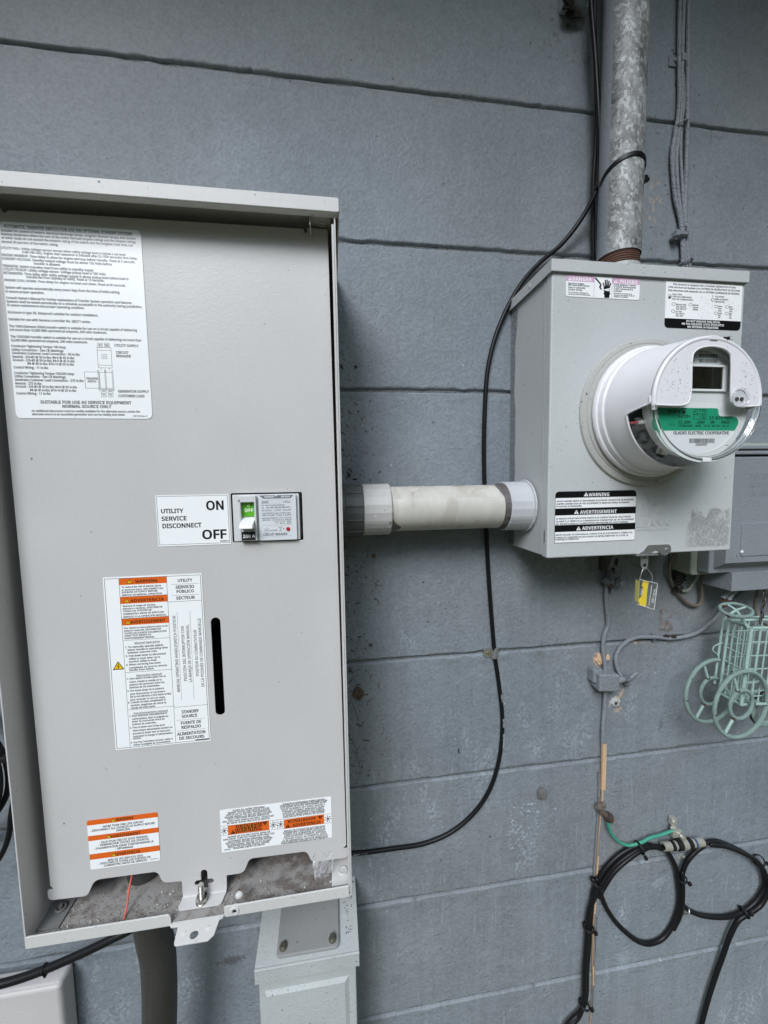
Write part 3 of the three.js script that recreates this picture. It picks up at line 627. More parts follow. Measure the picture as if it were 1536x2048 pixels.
// ---------------------------------------------------------------- transfer switch cabinet
{
  const cab = thing('transfer_switch_cabinet', 'large light grey open-front electrical cabinet covered in warning labels, left of the meter', 'electrical cabinet', [-0.161, -0.484, 0]);
  const XL = -0.3330, XR = 0.0112, YB = -0.4838, YT = 0.2848, ZF = 0.15;
  part('back_panel', bx(XL + 0.002, XR - 0.002, YB + 0.002, YT - 0.002, 0.002, 0.004, 0), M.cabinetDim, cab);
  part('side_panel', [bx(XL, XL + 0.0016, YB, 0.276, 0.0, ZF, 0.0005)], M.cabinet, cab);
  part('side_panel', [bx(XR - 0.0016, XR, YB + 0.001, 0.276, 0.0, ZF, 0.0005), bx(XR - 0.0042, XR - 0.0017, YB + 0.004, 0.262, ZF - 0.012, ZF - 0.0003, 0.0006)], M.cabinet, cab);
  // hood with folded front lip and short side flaps
  part('hood', [
    ext(rect(-0.3362, 0.0149, 0.2706, 0.2843, 0.0022), ZF + 0.003, ZF + 0.0046, 0.0005),
    bx(-0.3362, 0.0149, 0.2827, 0.2843, 0, ZF + 0.0035, 0.0004),
    bx(0.0138, 0.0152, 0.2712, 0.2835, 0.0, ZF + 0.0028, 0.0003), bx(-0.3366, -0.3352, 0.2712, 0.2835, 0.0, ZF + 0.0028, 0.0003),
    bx(-0.335, 0.0136, 0.2706, 0.272, ZF - 0.005, ZF + 0.003, 0.0003)], M.hood, cab);
  // ceiling bracket seen under the hood at the right
  part('corner_bracket', [bx(-0.0145, 0.0065, 0.2755, 0.2765, 0.1, 0.146, 0.0003), bx(-0.0152, -0.0141, 0.262, 0.2765, 0.118, 0.146, 0.0003), torus([-0.002, 0.2752, 0.126], 0.004, 0.0012, [0, 1, 0], 24)], M.cabinetDim, cab);
  // tray at the bottom
  const tray = part('tray', [
    bx(XL + 0.0018, XR - 0.0018, YB, YB + 0.0016, 0.004, ZF, 0.0004),
    ext(poly([[-0.3312, YB, 0.0005], [-0.1877, YB, 0.0005], [-0.1877, YB + 0.0095, 0.001], [-0.1895, YB + 0.0135, 0.002], [-0.3312, YB + 0.0132, 0.002]]), ZF, ZF + 0.0017, 0.0004),
    ext(poly([[-0.1318, YB, 0.003], [0.0074, YB + 0.0008, 0.0005], [0.0074, YB + 0.0145, 0.0015], [-0.1318, YB + 0.0125, 0.003]]), ZF, ZF + 0.0017, 0.0004)], M.hood, cab);
  const trayDirt = dataTex(1024, 512, (i, j) => {
    const x = -0.333 + i / 1024 * 0.344, z = j / 512 * 0.16;
    const n = fbm(i / 22, j / 22, 131, 5), f = noise(i / 1.8, j / 1.8, 133), m = fbm(i / 160, j / 90, 137, 3);
    const d = clamp(sstep(0.4, 0.72, n * 0.6 + m * 0.55 - 0.04) * (0.35 + 0.6 * f) * 0.8 + 0.15 * f);
    const a = [0.57, 0.56, 0.545], b = [0.3, 0.255, 0.23]; return a.map((q, c) => q + (b[c] - q) * d);
  }, { srgb: true, rx: 1 / 0.344, ry: 1 / 0.16, ox: 0.333 / 0.344, oy: 0 });
  part('dirt_film', bx(XL + 0.003, XR - 0.003, YB + 0.0017, YB + 0.0021, 0.005, ZF - 0.0004, 0), std([1, 1, 1], 0.9, { map: trayDirt, bumpMap: trayDirt, bumpScale: 0.0005 }), cab, 'brown grit and dust lying along the tray');
  { // grit: countless crumbs
    const n = 2600, g = new THREE.IcosahedronGeometry(1, 0), im = new THREE.InstancedMesh(g, std([1, 1, 1], 0.9), n), m = new THREE.Matrix4(), q = new THREE.Quaternion();
    seed = 77; for (let i = 0; i < n; i++) {
      const left = rnd() < 0.5, x = left ? -0.33 + rnd() * 0.145 : -0.135 + rnd() * 0.14, z = 0.149 - rnd() * rnd() * 0.06, big = rnd() < 0.02;
      q.setFromEuler(new THREE.Euler(rnd() * 3, rnd() * 3, rnd() * 3)); const s = big ? rr(0.0006, 0.001) : rr(0.0002, 0.0005);
      m.compose(V(x + 0.161, YB + 0.0022 + s * 0.4 + 0.484, z), q, V(s * (big ? 1.8 : 1), s, s)); im.setMatrixAt(i, m);
      const t = rnd(); im.setColorAt(i, big ? lin(0.5, 0.48, 0.44) : t < 0.6 ? lin(0.07, 0.048, 0.036) : lin(0.2, 0.17, 0.145));
    }
    im.name = 'grit'; im.userData.kind = 'stuff'; im.castShadow = im.receiveShadow = true; cab.add(im);
  }
  part('hasp_plate', ext(poly([[-0.1905, -0.1495, 0.001], [-0.1868, -0.1545, 0.001], [-0.1796, -0.1545, 0.001], [-0.1775, -0.171, 0.002], [-0.1755, -0.173, 0.002], [-0.1425, -0.173, 0.001], [-0.1378, -0.1685, 0.001], [-0.1362, -0.154, 0.001], [-0.1330, -0.153, 0.001], [-0.1322, -0.1495, 0.001]], (() => { const s = new THREE.Shape(); s.holes.push(new THREE.Path().absarc(-0.1592, -0.1652, 0.0042, 0, 6.283)); return s; })()), 0, 0.0018, 0.0004, 20).rotateX(-Math.PI / 2).translate(0, YB + 0.0001, 0), M.hood, cab);
  for (const x of [-0.1702, -0.1462]) part('dimple', lathe([[0.0001, 0.0007], [0.0022, 0.0006], [0.0034, -0.0002]], [x, YB + 0.0019, 0.1625 - (x + 0.17) * 0.05], 'y', 24), M.hood, cab);
  part('rivet_nut', [lathe([[0.0026, -0.003], [0.0026, 0.0011], [0.0046, 0.0012], [0.0052, 0.0004], [0.0052, 0]], [-0.1205, YB + 0.0064, ZF + 0.0017], 'z', 32), cyl([-0.1205, YB + 0.0064, ZF - 0.004], [-0.1205, YB + 0.0064, ZF + 0.0004], 0.0026), lump([-0.117, YB + 0.016, ZF - 0.006], 0.0042, 3, [1, 0.9, 0.8], 0.1)], M.hood, cab);
  part('rivet_hole', cyl([-0.1205, YB + 0.0064, ZF + 0.0005], [-0.1205, YB + 0.0064, ZF + 0.00195], 0.0021), M.void, cab);
  part('corner_bracket', [bx(-0.0125, 0.0092, YB + 0.0022, YB + 0.0036, 0.09, 0.139, 0.0004), torus([0.0012, YB + 0.0045, 0.1235], 0.0046, 0.0012, [0, 1, 0], 28), cyl([0.0012, YB + 0.003, 0.1235], [0.0012, YB + 0.0052, 0.1235], 0.0036)], M.hood, cab);
  part('corner_bracket', [bx(XL + 0.002, -0.3085, YB + 0.0022, YB + 0.004, 0.06, 0.138, 0.0004), torus([-0.3185, YB + 0.0055, 0.118], 0.0046, 0.0013, [0, 1, 0], 28), cyl([-0.3185, YB + 0.003, 0.118], [-0.3185, YB + 0.009, 0.118], 0.0022)], std([0.16, 0.16, 0.155], 0.7, { map: gDirty }), cab);
  part('red_wire', tube([[-0.2455, -0.43, 0.08], [-0.2442, -0.447, 0.105], [-0.2432, -0.462, 0.1215], [-0.2425, -0.476, 0.131], [-0.2418, -0.4812, 0.139]], 0.00095), std([0.62, 0.1, 0.06], 0.5), cab);

  // dead-front cover with its openings
  const ZC = 0.125, s = new THREE.Shape();
  poly([[-0.3230, 0.2716, 0.001], [-0.3112, 0.2716, 0.002], [-0.3098, 0.2662, 0.0015], [-0.3062, 0.2662, 0.0015], [-0.3045, 0.2684, 0.0005], [-0.0222, 0.2704, 0.0005], [-0.0217, 0.2664, 0.0015], [-0.0188, 0.2664, 0.0015], [-0.0184, 0.2718, 0.0008], [0.0033, 0.2716, 0.003],
    [0.0062, -0.4445, 0.0015], [0.0012, -0.4486, 0.001], [0.0073, -0.4489, 0.0015], [0.0073, -0.4612, 0.0045], [-0.0363, -0.4606, 0.006], [-0.0413, -0.4452, 0.006], [-0.1085, -0.4443, 0.005], [-0.1157, -0.4614, 0.006], [-0.1352, -0.4614, 0.0004], [-0.1357, -0.4793, 0.0003],
    [-0.1850, -0.4793, 0.0003], [-0.1852, -0.4606, 0.0004], [-0.2060, -0.4590, 0.006], [-0.2104, -0.4440, 0.006], [-0.2770, -0.4434, 0.007], [-0.2856, -0.4616, 0.005], [-0.3258, -0.4604, 0.006], [-0.3255, -0.4482, 0.001], [-0.3188, -0.4478, 0.0012], [-0.3222, -0.4432, 0.001]], s);
  s.holes.push(hole([[-0.1101, -0.0650, 0.002], [-0.0332, -0.0650, 0.002], [-0.0332, -0.0105, 0.002], [-0.1101, -0.0105, 0.002]]));
  { const p = new THREE.Path(); p.absarc(-0.1327, -0.2582, 0.0051, Math.PI, 0); p.absarc(-0.1327, -0.1540, 0.0051, 0, Math.PI); p.closePath(); s.holes.push(p); }
  { const p = new THREE.Path(), w = 0.0039; p.moveTo(-0.1602 - w, -0.4620); p.lineTo(-0.1602 - w, -0.4536); p.absarc(-0.1602, -0.4536, w, Math.PI, 0, true); p.lineTo(-0.1602 + w, -0.4620); p.lineTo(-0.1530, -0.4620); p.absarc(-0.1530, -0.4656, 0.0036, Math.PI / 2, -Math.PI / 2, true); p.lineTo(-0.1602 + w, -0.4692); p.lineTo(-0.1602 + w, -0.4745); p.lineTo(-0.1602 - w, -0.4745); p.lineTo(-0.1602 - w, -0.4692); p.lineTo(-0.1680, -0.4692); p.absarc(-0.1680, -0.4656, 0.0036, -Math.PI / 2, Math.PI / 2, true); p.closePath(); s.holes.push(p); }
  const tab = ext(poly([[-0.1850, -0.1265, 0.0004], [-0.1862, -0.1400, 0.0045], [-0.1382, -0.1405, 0.0045], [-0.1357, -0.1265, 0.0004]]), -0.4812, -0.4797, 0.0003).rotateX(-Math.PI / 2);
  // (the tab is drawn in x, -z and laid flat)
  const bend = (() => { const g = new THREE.CylinderGeometry(0.0022, 0.0022, 0.0493, 12, 1, false, 0, Math.PI / 2); g.rotateZ(Math.PI / 2); g.translate(-0.16035, -0.4793, 0.1265); return metreUV(g); })();
  const cover = part('cover_panel', [ext(s, ZC - 0.0015, ZC, 0.0002, 10), tab, bx(-0.1850, -0.1357, -0.4808, -0.4785, ZC - 0.0012, ZC + 0.0022, 0.001)], M.cabinet, cab);

  const stick = (x0, x1, y0, y1, rad, tex, lab, rough) => { const [g, m] = plate(x0, x1, y0, y1, ZC + 0.0002, 0.0003, rad, tex, rough); return part('label', g, m, cover, lab); };
  stick(-0.3133, -0.1848, 0.0694, 0.2575, [0.006, 0.006, 0.006, 0.006], canvasLabel(1100, 1610, (g) => {
    const k = 1.1; for (const L of LA) line(g, k, L);
    const b = (a, c, d, e) => box(g, k, a, c, d, e, 2);
    b(620, 906, 722, 1064); hl(g, k, 620, 929, 722, 929); hl(g, k, 620, 1044, 722, 1044); b(651, 959, 689, 992); b(661, 972, 679, 980); b(515, 1098, 624, 1225);
    b(613, 1083, 620, 1241); b(664, 1083, 671, 1241); b(717, 1083, 724, 1241); hl(g, k, 620, 1099, 717, 1099); hl(g, k, 620, 1224, 717, 1224); hl(g, k, 640, 1064, 640, 1084); hl(g, k, 700, 1064, 700, 1084);
    b(627, 873, 661, 903); b(677, 872, 712, 901); b(628, 1234, 663, 1262); b(628, 1262, 663, 1292); b(679, 1234, 714, 1262); b(679, 1262, 714, 1292);
    hl(g, k, 668, 1070, 668, 1098);
  }), 'tall white instruction label filled with small print and a wiring diagram', 0.3);
  stick(-0.1871, -0.1120, -0.0666, -0.0112, 0.0006, canvasLabel(900, 664, (g) => { const k = 0.9; for (const L of LB) line(g, k, L); box(g, k, 15, 17, 983, 714, 4.5); }), 'white label reading UTILITY SERVICE DISCONNECT, ON and OFF', 0.3);
  stick(-0.2447, -0.1444, -0.2921, -0.0977, 0.0005, canvasLabel(900, 1745, (g) => {
    const k = 0.9, xa = 158, xm = 636;
    fillr(g, k, xa, 20, xm, 90, ORANGE); fillr(g, k, xa, 222, xm, 297, ORANGE); fillr(g, k, xa, 461, xm, 535, ORANGE);
    for (const L of LC) line(g, k, L);
    tri(g, 262 * k, 76 * k, 44 * k, YEL, INK); tri(g, 220 * k, 283 * k, 44 * k, YEL, INK); tri(g, 218 * k, 521 * k, 44 * k, YEL, INK);
    box(g, k, 15, 18, 985, 1922, 4); for (const y of [221, 461, 703, 1064, 1490]) hl(g, k, xa, y, xm, y, 3); hl(g, k, xa, 18, xa - 8, 1922, 3); hl(g, k, xm, 18, xm - 10, 1922, 3);
    hl(g, k, xm, 303, 985, 303, 3); hl(g, k, xm, 1507, 985, 1507, 3); hl(g, k, 680, 110, 963, 110); hl(g, k, 679, 233, 963, 233); hl(g, k, 647, 1662, 950, 1662); hl(g, k, 647, 1787, 950, 1787);
    hl(g, k, 722, 419, 714, 1430); hl(g, k, 856, 420, 846, 1432);
    const vt = (t, x, yb, yt, cap) => { const px = cap / 0.714 * k; g.font = `${px}px sans-serif`; g.fillStyle = INK; const w = g.measureText(t).width; g.save(); g.translate(x * k, yb * k); g.rotate(-Math.PI / 2); g.scale((yb - yt) * k / w, 1); g.fillText(t, 0, 0); g.lineWidth = 0.8; g.strokeStyle = INK; g.strokeText(t, 0, 0); g.restore(); };
    vt('MANUAL OPERATING HANDLESWITCH POSITION', 704, 1334, 460, 30); vt('POSICIÓN DEL INTERRUPTOR CON', 784, 1215, 582, 30); vt('LA MANIJA DE OPERACIÓN MANUAL', 836, 1230, 569, 30); vt('POSITION DU COMMUTATEUR', 912, 1167, 634, 30); vt('DE LA POIGNÉE DE COMMANDE MANUELLE', 964, 1297, 504, 30);
    tri(g, 90 * k, 1020 * k, 84 * k, YEL, INK); g.fillStyle = YEL; g.fillRect(78 * k, 958 * k, 24 * k, 54 * k);
    g.strokeStyle = INK; g.lineWidth = 7 * k; g.beginPath(); g.moveTo(96 * k, 962 * k); g.lineTo(82 * k, 986 * k); g.lineTo(98 * k, 986 * k); g.lineTo(86 * k, 1012 * k); g.stroke();
    fillr(g, k, 836, 1908, 985, 1918, INK);
  }), 'white operating label with three orange warning bars and a lightning triangle', 0.3);
  stick(-0.2797, -0.2063, -0.4300, -0.3711, 0.0022, canvasLabel(660, 530, (g) => {
    const k = 0.66; fillr(g, k, 0, 0, 1000, 78, ORANGE); fillr(g, k, 0, 250, 1000, 332, ORANGE); fillr(g, k, 0, 550, 1000, 640, ORANGE);
    for (const L of LD) line(g, k, L); for (const [x, y] of [[370, 66], [290, 322], [340, 628]]) tri(g, x * k, y * k, 54 * k, YEL, INK); line(g, k, ['0A000064361-B', 850, 975, 772, 12]);
  }), 'small white label striped with three orange bars', 0.3);
  stick(-0.1389, -0.0107, -0.4312, -0.3783, 0.0012, canvasLabel(1100, 454, (g, W, H) => {
    const k = 1.1; fillr(g, k, 62, 157, 428, 250, ORANGE); fillr(g, k, 561, 170, 930, 262, ORANGE);
    hl(g, k, 0, 157, 1000, 170, 2); hl(g, k, 0, 246, 1000, 262, 2); hl(g, k, 500, 160, 500, 256, 2);
    const man = (x, y) => { g.lineWidth = 5; g.strokeStyle = INK; for (let a = 0; a < 7; a++) { g.beginPath(); g.moveTo(x * k, y * k); g.lineTo((x + Math.cos(a * 0.9) * 24) * k, (y + Math.sin(a * 0.9) * 30) * k); g.lineTo((x + Math.cos(a * 0.9 + 0.3) * 32) * k, (y + Math.sin(a * 0.9 + 0.3) * 32) * k); g.stroke(); } };
    man(31, 203); man(464, 208); man(531, 210); man(965, 218);
    for (const L of LE) line(g, k, L);
    g.save(); g.translate(W / 2 - 9 * k, 0); g.restore();
    for (const [half, cx, cy] of [[0, 245, 203], [1, 745, 216]]) { // the same words again, upside down
      g.save(); g.translate(2 * cx * k, 2 * cy * k); g.rotate(Math.PI); for (const L of LE) if ((L[1] > 500) == !!half) line(g, k, L); g.restore();
    }
    for (const [x, y, f] of [[105, 244, 0], [390, 165, 1], [595, 256, 0], [895, 178, 1]]) { g.save(); g.translate(x * k, y * k); if (f) g.rotate(Math.PI); tri(g, 0, 0, 40 * k, INK, ORANGE); g.restore(); }
    line(g, k, ['0G9266-B', 20, 78, 396, 12]);
  }), 'wide white label printed both ways up with two orange bars', 0.3);

  // circuit breaker behind its opening
  const bk = part('circuit_breaker', [bx(-0.1083, -0.0365, -0.0640, -0.0122, 0.07, 0.126, 0.0008), bx(-0.1008, -0.0838, -0.0170 - 0.0035, -0.0135, 0.125, 0.1325, 0.0006), bx(-0.1008, -0.0985, -0.0628, -0.0170, 0.125, 0.1325, 0.0006), bx(-0.0843, -0.0822, -0.0628, -0.0135, 0.125, 0.1325, 0.0006), bx(-0.0986, -0.0842, -0.0628, -0.0500, 0.125, 0.132, 0.0005)], std([0.62, 0.63, 0.63], 0.4, { map: gClean }), cab);
  { const [g, m] = plate(-0.0985, -0.0842, -0.0365, -0.0205, 0.1262, 0.0006, 0, canvasLabel(220, 250, (g, W, H) => { g.fillStyle = '#5aa52c'; g.fillRect(0, 0, W, H); g.lineWidth = 9; g.strokeStyle = '#f2f2f2'; g.beginPath(); g.arc(112, 62, 17, 0, 7); g.stroke(); g.fillStyle = '#f2f2f2'; g.font = 'bold 78px sans-serif'; g.textAlign = 'center'; g.save(); g.translate(116, 168); g.scale(1.02, 1); g.fillText('OFF', 0, 0); g.restore(); })); part('status_flag', g, m, bk, 'green flag reading OFF'); }
  { const [g, m] = plate(-0.0996, -0.0824, -0.0620, -0.0525, 0.1321, 0.0003, 0, canvasLabel(340, 190, (g, W, H) => { g.fillStyle = '#23242a'; g.fillRect(0, 0, W, H); g.fillStyle = '#f4f4f4'; g.font = 'bold 100px sans-serif'; g.textAlign = 'center'; g.fillText('200 A', W / 2, 138, 310); g.beginPath(); g.moveTo(155, 0); g.lineTo(185, 0); g.lineTo(170, 22); g.fill(); })); part('rating_plate', g, m, bk, 'black plate reading 200A'); }
  { const [g, m] = plate(-0.0800, -0.0398, -0.0632, -0.0128, 0.1261, 0.0035, 0.0003, canvasLabel(760, 950, (g) => {
    const k = 0.93, X = v => (v - 134), f = L => [L[0], X(L[1]), X(L[2]), L[3] + 24, L[4] * 0.9, L[5] || ''];
    g.fillStyle = '#d5d9da'; g.fillRect(0, 0, 760, 950);
    g.fillStyle = '#74787c'; g.beginPath(); g.moveTo(20 * k, 12 * k); g.lineTo(350 * k, 12 * k); g.lineTo(385 * k, 46 * k); g.lineTo(420 * k, 12 * k); g.lineTo(770 * k, 12 * k); g.lineTo(705 * k, 88 * k); g.lineTo(105 * k, 88 * k); g.fill();
    line(g, k, ['GENERAC', 130, 350, 62, 34, 'wb']); line(g, k, ['EBB 2E2G', 490, 690, 62, 34, 'wb']);
    for (const L of LK) line(g, k, f(L), '#4a4d52');
    for (const y of [130, 195, 312, 372, 430, 690]) hl(g, k, 62, y, 710, y - 8, 2); hl(g, k, 62, 945, 710, 935, 2);
    g.lineWidth = 4; g.strokeStyle = '#55585c'; g.beginPath(); g.arc(158 * k, 795 * k, 50 * k, 0, 7); g.stroke(); line(g, k, ['UL', 132, 184, 815, 44], '#55585c'); line(g, k, ['c', 88, 104, 822, 24], '#55585c');
    g.fillStyle = '#55585c'; g.beginPath(); g.moveTo(515 * k, 750 * k); g.lineTo(545 * k, 768 * k); g.lineTo(515 * k, 786 * k); g.fill();
  })); part('rating_label', g, m, bk, 'grey printed rating face of the breaker'); }
  part('trip_button', lathe([[0.0001, 0.0012], [0.0018, 0.0011], [0.0022, 0.0006], [0.0022, -0.001]], [-0.0492, -0.0512, 0.1296], 'z', 24), std([0.45, 0.01, 0.02], 0.4), bk);
  part('toggle_lever', (() => { const s = poly([[0.126, -0.0375, 0], [0.1445, -0.0445, 0.0006], [0.1455, -0.0482, 0.001], [0.126, -0.0498, 0]]); const g = ext(s, -0.0982, -0.0845, 0.0005); g.rotateY(-Math.PI / 2); g.scale(-1, 1, 1); const i = g.attributes.position; return flip(g); })(), std([0.78, 0.77, 0.74], 0.35), bk);
  // stud and nut that hold the cover
  const bolt = part('stud_bolt', cyl([-0.1612, -0.4797, 0.1335], [-0.1612, -0.4585, 0.1335], 0.0028, 0.0028, 20), M.steel, cab);
  part('thread', (() => { const l = []; for (let i = 0; i < 9; i++) l.push(torus([-0.1612, -0.4722 + i * 0.0015, 0.1335], 0.0028, 0.0005, [0, 1, 0.04], 24)); return l; })(), M.steel, bolt);
  part('nut', [hex([-0.1612, -0.4768, 0.1335], 0.0064, 0.0055), cyl([-0.1612, -0.4797, 0.1335], [-0.1612, -0.4788, 0.1335], 0.0068, 0.0068, 28)], M.steel, bolt);
  // inside parts glimpsed through the lever slot
  part('lever_mechanism', [bx(-0.1315, -0.1302, -0.222, -0.205, 0.08, 0.085, 0), bx(-0.133, -0.131, -0.214, -0.2, 0.075, 0.079, 0)], M.steel, cab);
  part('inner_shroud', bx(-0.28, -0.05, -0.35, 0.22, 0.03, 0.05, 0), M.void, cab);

  // clear plastic bag with a screw, standing in the right end of the tray
  const bag = thing('plastic_bag', 'small clear plastic bag of hardware standing in the cabinet tray', 'plastic bag', [-0.0225, YB + 0.002, 0.122]);
  { const g = new THREE.PlaneGeometry(0.026, 0.034, 18, 22), p = g.attributes.position; for (let i = 0; i < p.count; i++) { const x = p.getX(i), y = p.getY(i); p.setZ(i, 0.004 * (noise(x * 330 + 5, y * 130 + 5, 3) - 0.5) * 2 + 0.002 * (noise(x * 900 + 5, y * 500, 4) - 0.5)); p.setX(i, x * (0.8 + (y + 0.017) * 8)); } g.computeVertexNormals(); g.translate(-0.0225, YB + 0.019, 0.1255);
    part('film', g, phys([0.95, 0.96, 0.97], 0.12, { transmission: 0.75, thickness: 0, ior: 1.5, side: THREE.DoubleSide }), bag);
    part('screw', [cyl([-0.0165, YB + 0.004, 0.118], [-0.0185, YB + 0.024, 0.118], 0.0016), lump([-0.0185, YB + 0.025, 0.118], 0.003, 4)], std([0.3, 0.2, 0.12], 0.4, { metalness: 0.6 }), bag); }
}
function flip(g) { const p = g.attributes.position.array, n = g.attributes.normal.array; const sw = (a, w, i, j) => { for (let c = 0; c < w; c++) { const t = a[i * w + c]; a[i * w + c] = a[j * w + c]; a[j * w + c] = t; } }; for (let i = 0; i < g.attributes.position.count; i += 3) { sw(p, 3, i + 1, i + 2); sw(n, 3, i + 1, i + 2); } g.computeVertexNormals(); return metreUV(g); }

const font = await new FontLoader().loadAsync('fonts/droid/droid_sans_regular.typeface.json');
const relief = (t, x, y, z, size, depth, sx = 1) => { const g = new TextGeometry(t, { font, size, depth, curveSegments: 4, bevelEnabled: false }); g.scale(sx, 1, 1); g.translate(x, y, z); return g; };
// ---------------------------------------------------------------- meter box
const MX = 0.4055, MY = 0.0818;
{
  const box_ = thing('meter_box', 'grey steel meter box with black warning labels, carrying the round meter', 'meter box', [0.408, -0.102, 0]);
  const x0 = 0.2722, x1 = 0.5436, y0 = -0.1022, y1 = 0.2492;
  part('box_body', [bx(x0 + 0.0014, x1 - 0.0014, y0 + 0.0008, y1 + 0.012, 0.0, 0.0955, 0.0012), bx(x0 + 0.0006, x0 + 0.0016, y0 + 0.002, y1, 0.092, 0.0965, 0.0004)], M.meterBox, box_);
  part('front_cover', bx(x0, x1, y0 - 0.0006, y1 + 0.004, 0.0968, 0.11, 0.0022), M.meterBox, box_);
  part('top_cap', [bx(0.2696, 0.5448, 0.2494, 0.2636, 0.1122, 0.1138, 0.0005), bx(0.2696, 0.5448, 0.2622, 0.2637, 0.0, 0.1134, 0.0005), bx(0.2694, 0.2708, 0.2494, 0.2636, 0.0, 0.1136, 0.0004), bx(0.5436, 0.545, 0.2494, 0.2636, 0.0, 0.1136, 0.0004)], M.meterBox, box_);
  part('rivet', lathe([[0.0001, 0.001], [0.0018, 0.0008], [0.0028, 0]], [0, 0, 0], 'z', 20).rotateY(-Math.PI / 2).translate(0.2693, 0.2562, 0.062), M.meterBox, box_);
  part('side_slot', bx(x0 - 0.0004, x0 + 0.0004, -0.083, -0.068, 0.1025, 0.1036, 0), M.void, box_);
  part('sealing_ring', lathe([[0.0935, 0], [0.0935, 0.0022], [0.0925, 0.0034], [0.0875, 0.0044], [0.0866, 0.0038], [0.0858, 0.0038], [0.085, 0.005], [0.0805, 0.006], [0.079, 0.005], [0.079, 0]], [MX, MY, 0.11], 'z', 128), std([0.46, 0.46, 0.43], 0.45, { map: gDirty }), box_, 'weathered round ring clamped round the meter base');
  const st = (a, b, c, d, r, tex, lab) => { const [g, m] = plate(a, b, c, d, 0.1102, 0.0003, r, tex, 0.38); return part('label', g, m, box_, lab); };
  st(0.2906, 0.3903, 0.2222, 0.2470, 0.003, canvasLabel(900, 224, (g, W, H) => {
    const k = 0.9; fillr(g, k, 0, 0, 374, 67, '#d3abc6'); fillr(g, k, 618, 0, 1000, 67, '#d3abc6');
    for (const L of LF) line(g, k, L[3] < 70 ? [L[0], L[1], L[2], 58, 42, 'wb'] : L); hl(g, k, 375, 0, 375, 250); hl(g, k, 618, 0, 618, 250);
    tri(g, 50 * k, 60 * k, 48 * k, '#f2eef2', '#d3abc6'); tri(g, 668 * k, 60 * k, 48 * k, '#f2eef2', '#d3abc6');
    g.strokeStyle = INK; g.lineCap = 'round'; g.lineWidth = 17; g.beginPath(); g.moveTo(392 * k, 18 * k); g.lineTo(450 * k, 72 * k); g.quadraticCurveTo(478 * k, 100 * k, 450 * k, 118 * k); g.lineTo(470 * k, 140 * k); g.stroke();
    g.lineWidth = 15; for (const [x, y] of [[497, 72], [523, 38], [548, 34], [574, 44], [596, 70]]) { g.beginPath(); g.moveTo(x * k, y * k); g.lineTo((x * 0.5 + 275) * k, 140 * k); g.stroke(); }
    g.fillStyle = INK; g.fillRect(505 * k, 110 * k, 85 * k, 60 * k); g.fillStyle = '#e9ebec'; g.beginPath(); g.moveTo(480 * k, 150 * k); g.lineTo(610 * k, 118 * k); g.lineTo(575 * k, 150 * k); g.lineTo(618 * k, 148 * k); g.lineTo(520 * k, 178 * k); g.lineTo(540 * k, 158 * k); g.fill();
    g.fillStyle = INK; g.beginPath(); g.ellipse(550 * k, 192 * k, 44 * k, 32 * k, 0, 0, 7); g.fill(); g.fillRect(516 * k, 200 * k, 68 * k, 44 * k); specks(g, W, H, 26, 2);
  }), 'white and faded pink danger label with a hand symbol');
  st(0.4272, 0.5390, 0.1902, 0.2468, [0.006, 0.006, 0.0005, 0.0005], canvasLabel(1000, 506, (g, W, H) => {
    fillr(g, 1, 0, 402, 1000, 506, '#0b0b0c'); for (const L of LG) line(g, 1, L);
    g.lineWidth = 4; g.strokeStyle = INK; for (const [x, y] of [[105, 244], [324, 243], [104, 323], [661, 248], [805, 247], [662, 323], [805, 321]]) { g.beginPath(); g.ellipse(x, y, 22, 15, 0, 0, 7); g.stroke(); }
    g.strokeRect(38, 140, 24, 46); g.fillStyle = INK; g.fillRect(38, 162, 24, 26); g.beginPath(); g.moveTo(62, 150); g.lineTo(76, 158); g.lineTo(74, 182); g.stroke();
    g.beginPath(); g.ellipse(611, 176, 17, 17, 0, 0, 7); g.stroke(); for (const a of [0, 1.57, 3.14, 4.71]) { g.beginPath(); g.moveTo(611 + 14 * Math.cos(a), 176 + 14 * Math.sin(a)); g.lineTo(611 + 26 * Math.cos(a), 176 + 26 * Math.sin(a)); g.stroke(); }
    specks(g, W, H, 80, 3.2, [0.42, 0.3, 0.97, 0.75]); specks(g, W, H, 30, 3, [0.6, 0.05, 0.98, 0.6], 9);
  }), 'white generator notice with a black foot band at upper right');
  st(0.2819, 0.3960, -0.0830, -0.0168, [0.0004, 0.0004, 0.006, 0.006], canvasLabel(1000, 580, (g, W, H) => {
    fillr(g, 1, 0, 0, 1000, 73, '#0c0c0d'); fillr(g, 1, 0, 190, 1000, 268, '#0c0c0d'); fillr(g, 1, 0, 378, 1000, 455, '#0c0c0d'); for (const L of LH) line(g, 1, L);
    for (const [x, y] of [[372, 62], [258, 258], [290, 446]]) tri(g, x, y, 54, '#f2f2f2', '#0c0c0d'); box(g, 1, 1, 1, 999, 578, 3); specks(g, W, H, 40, 2);
  }), 'white label with three black warning bands at lower left');
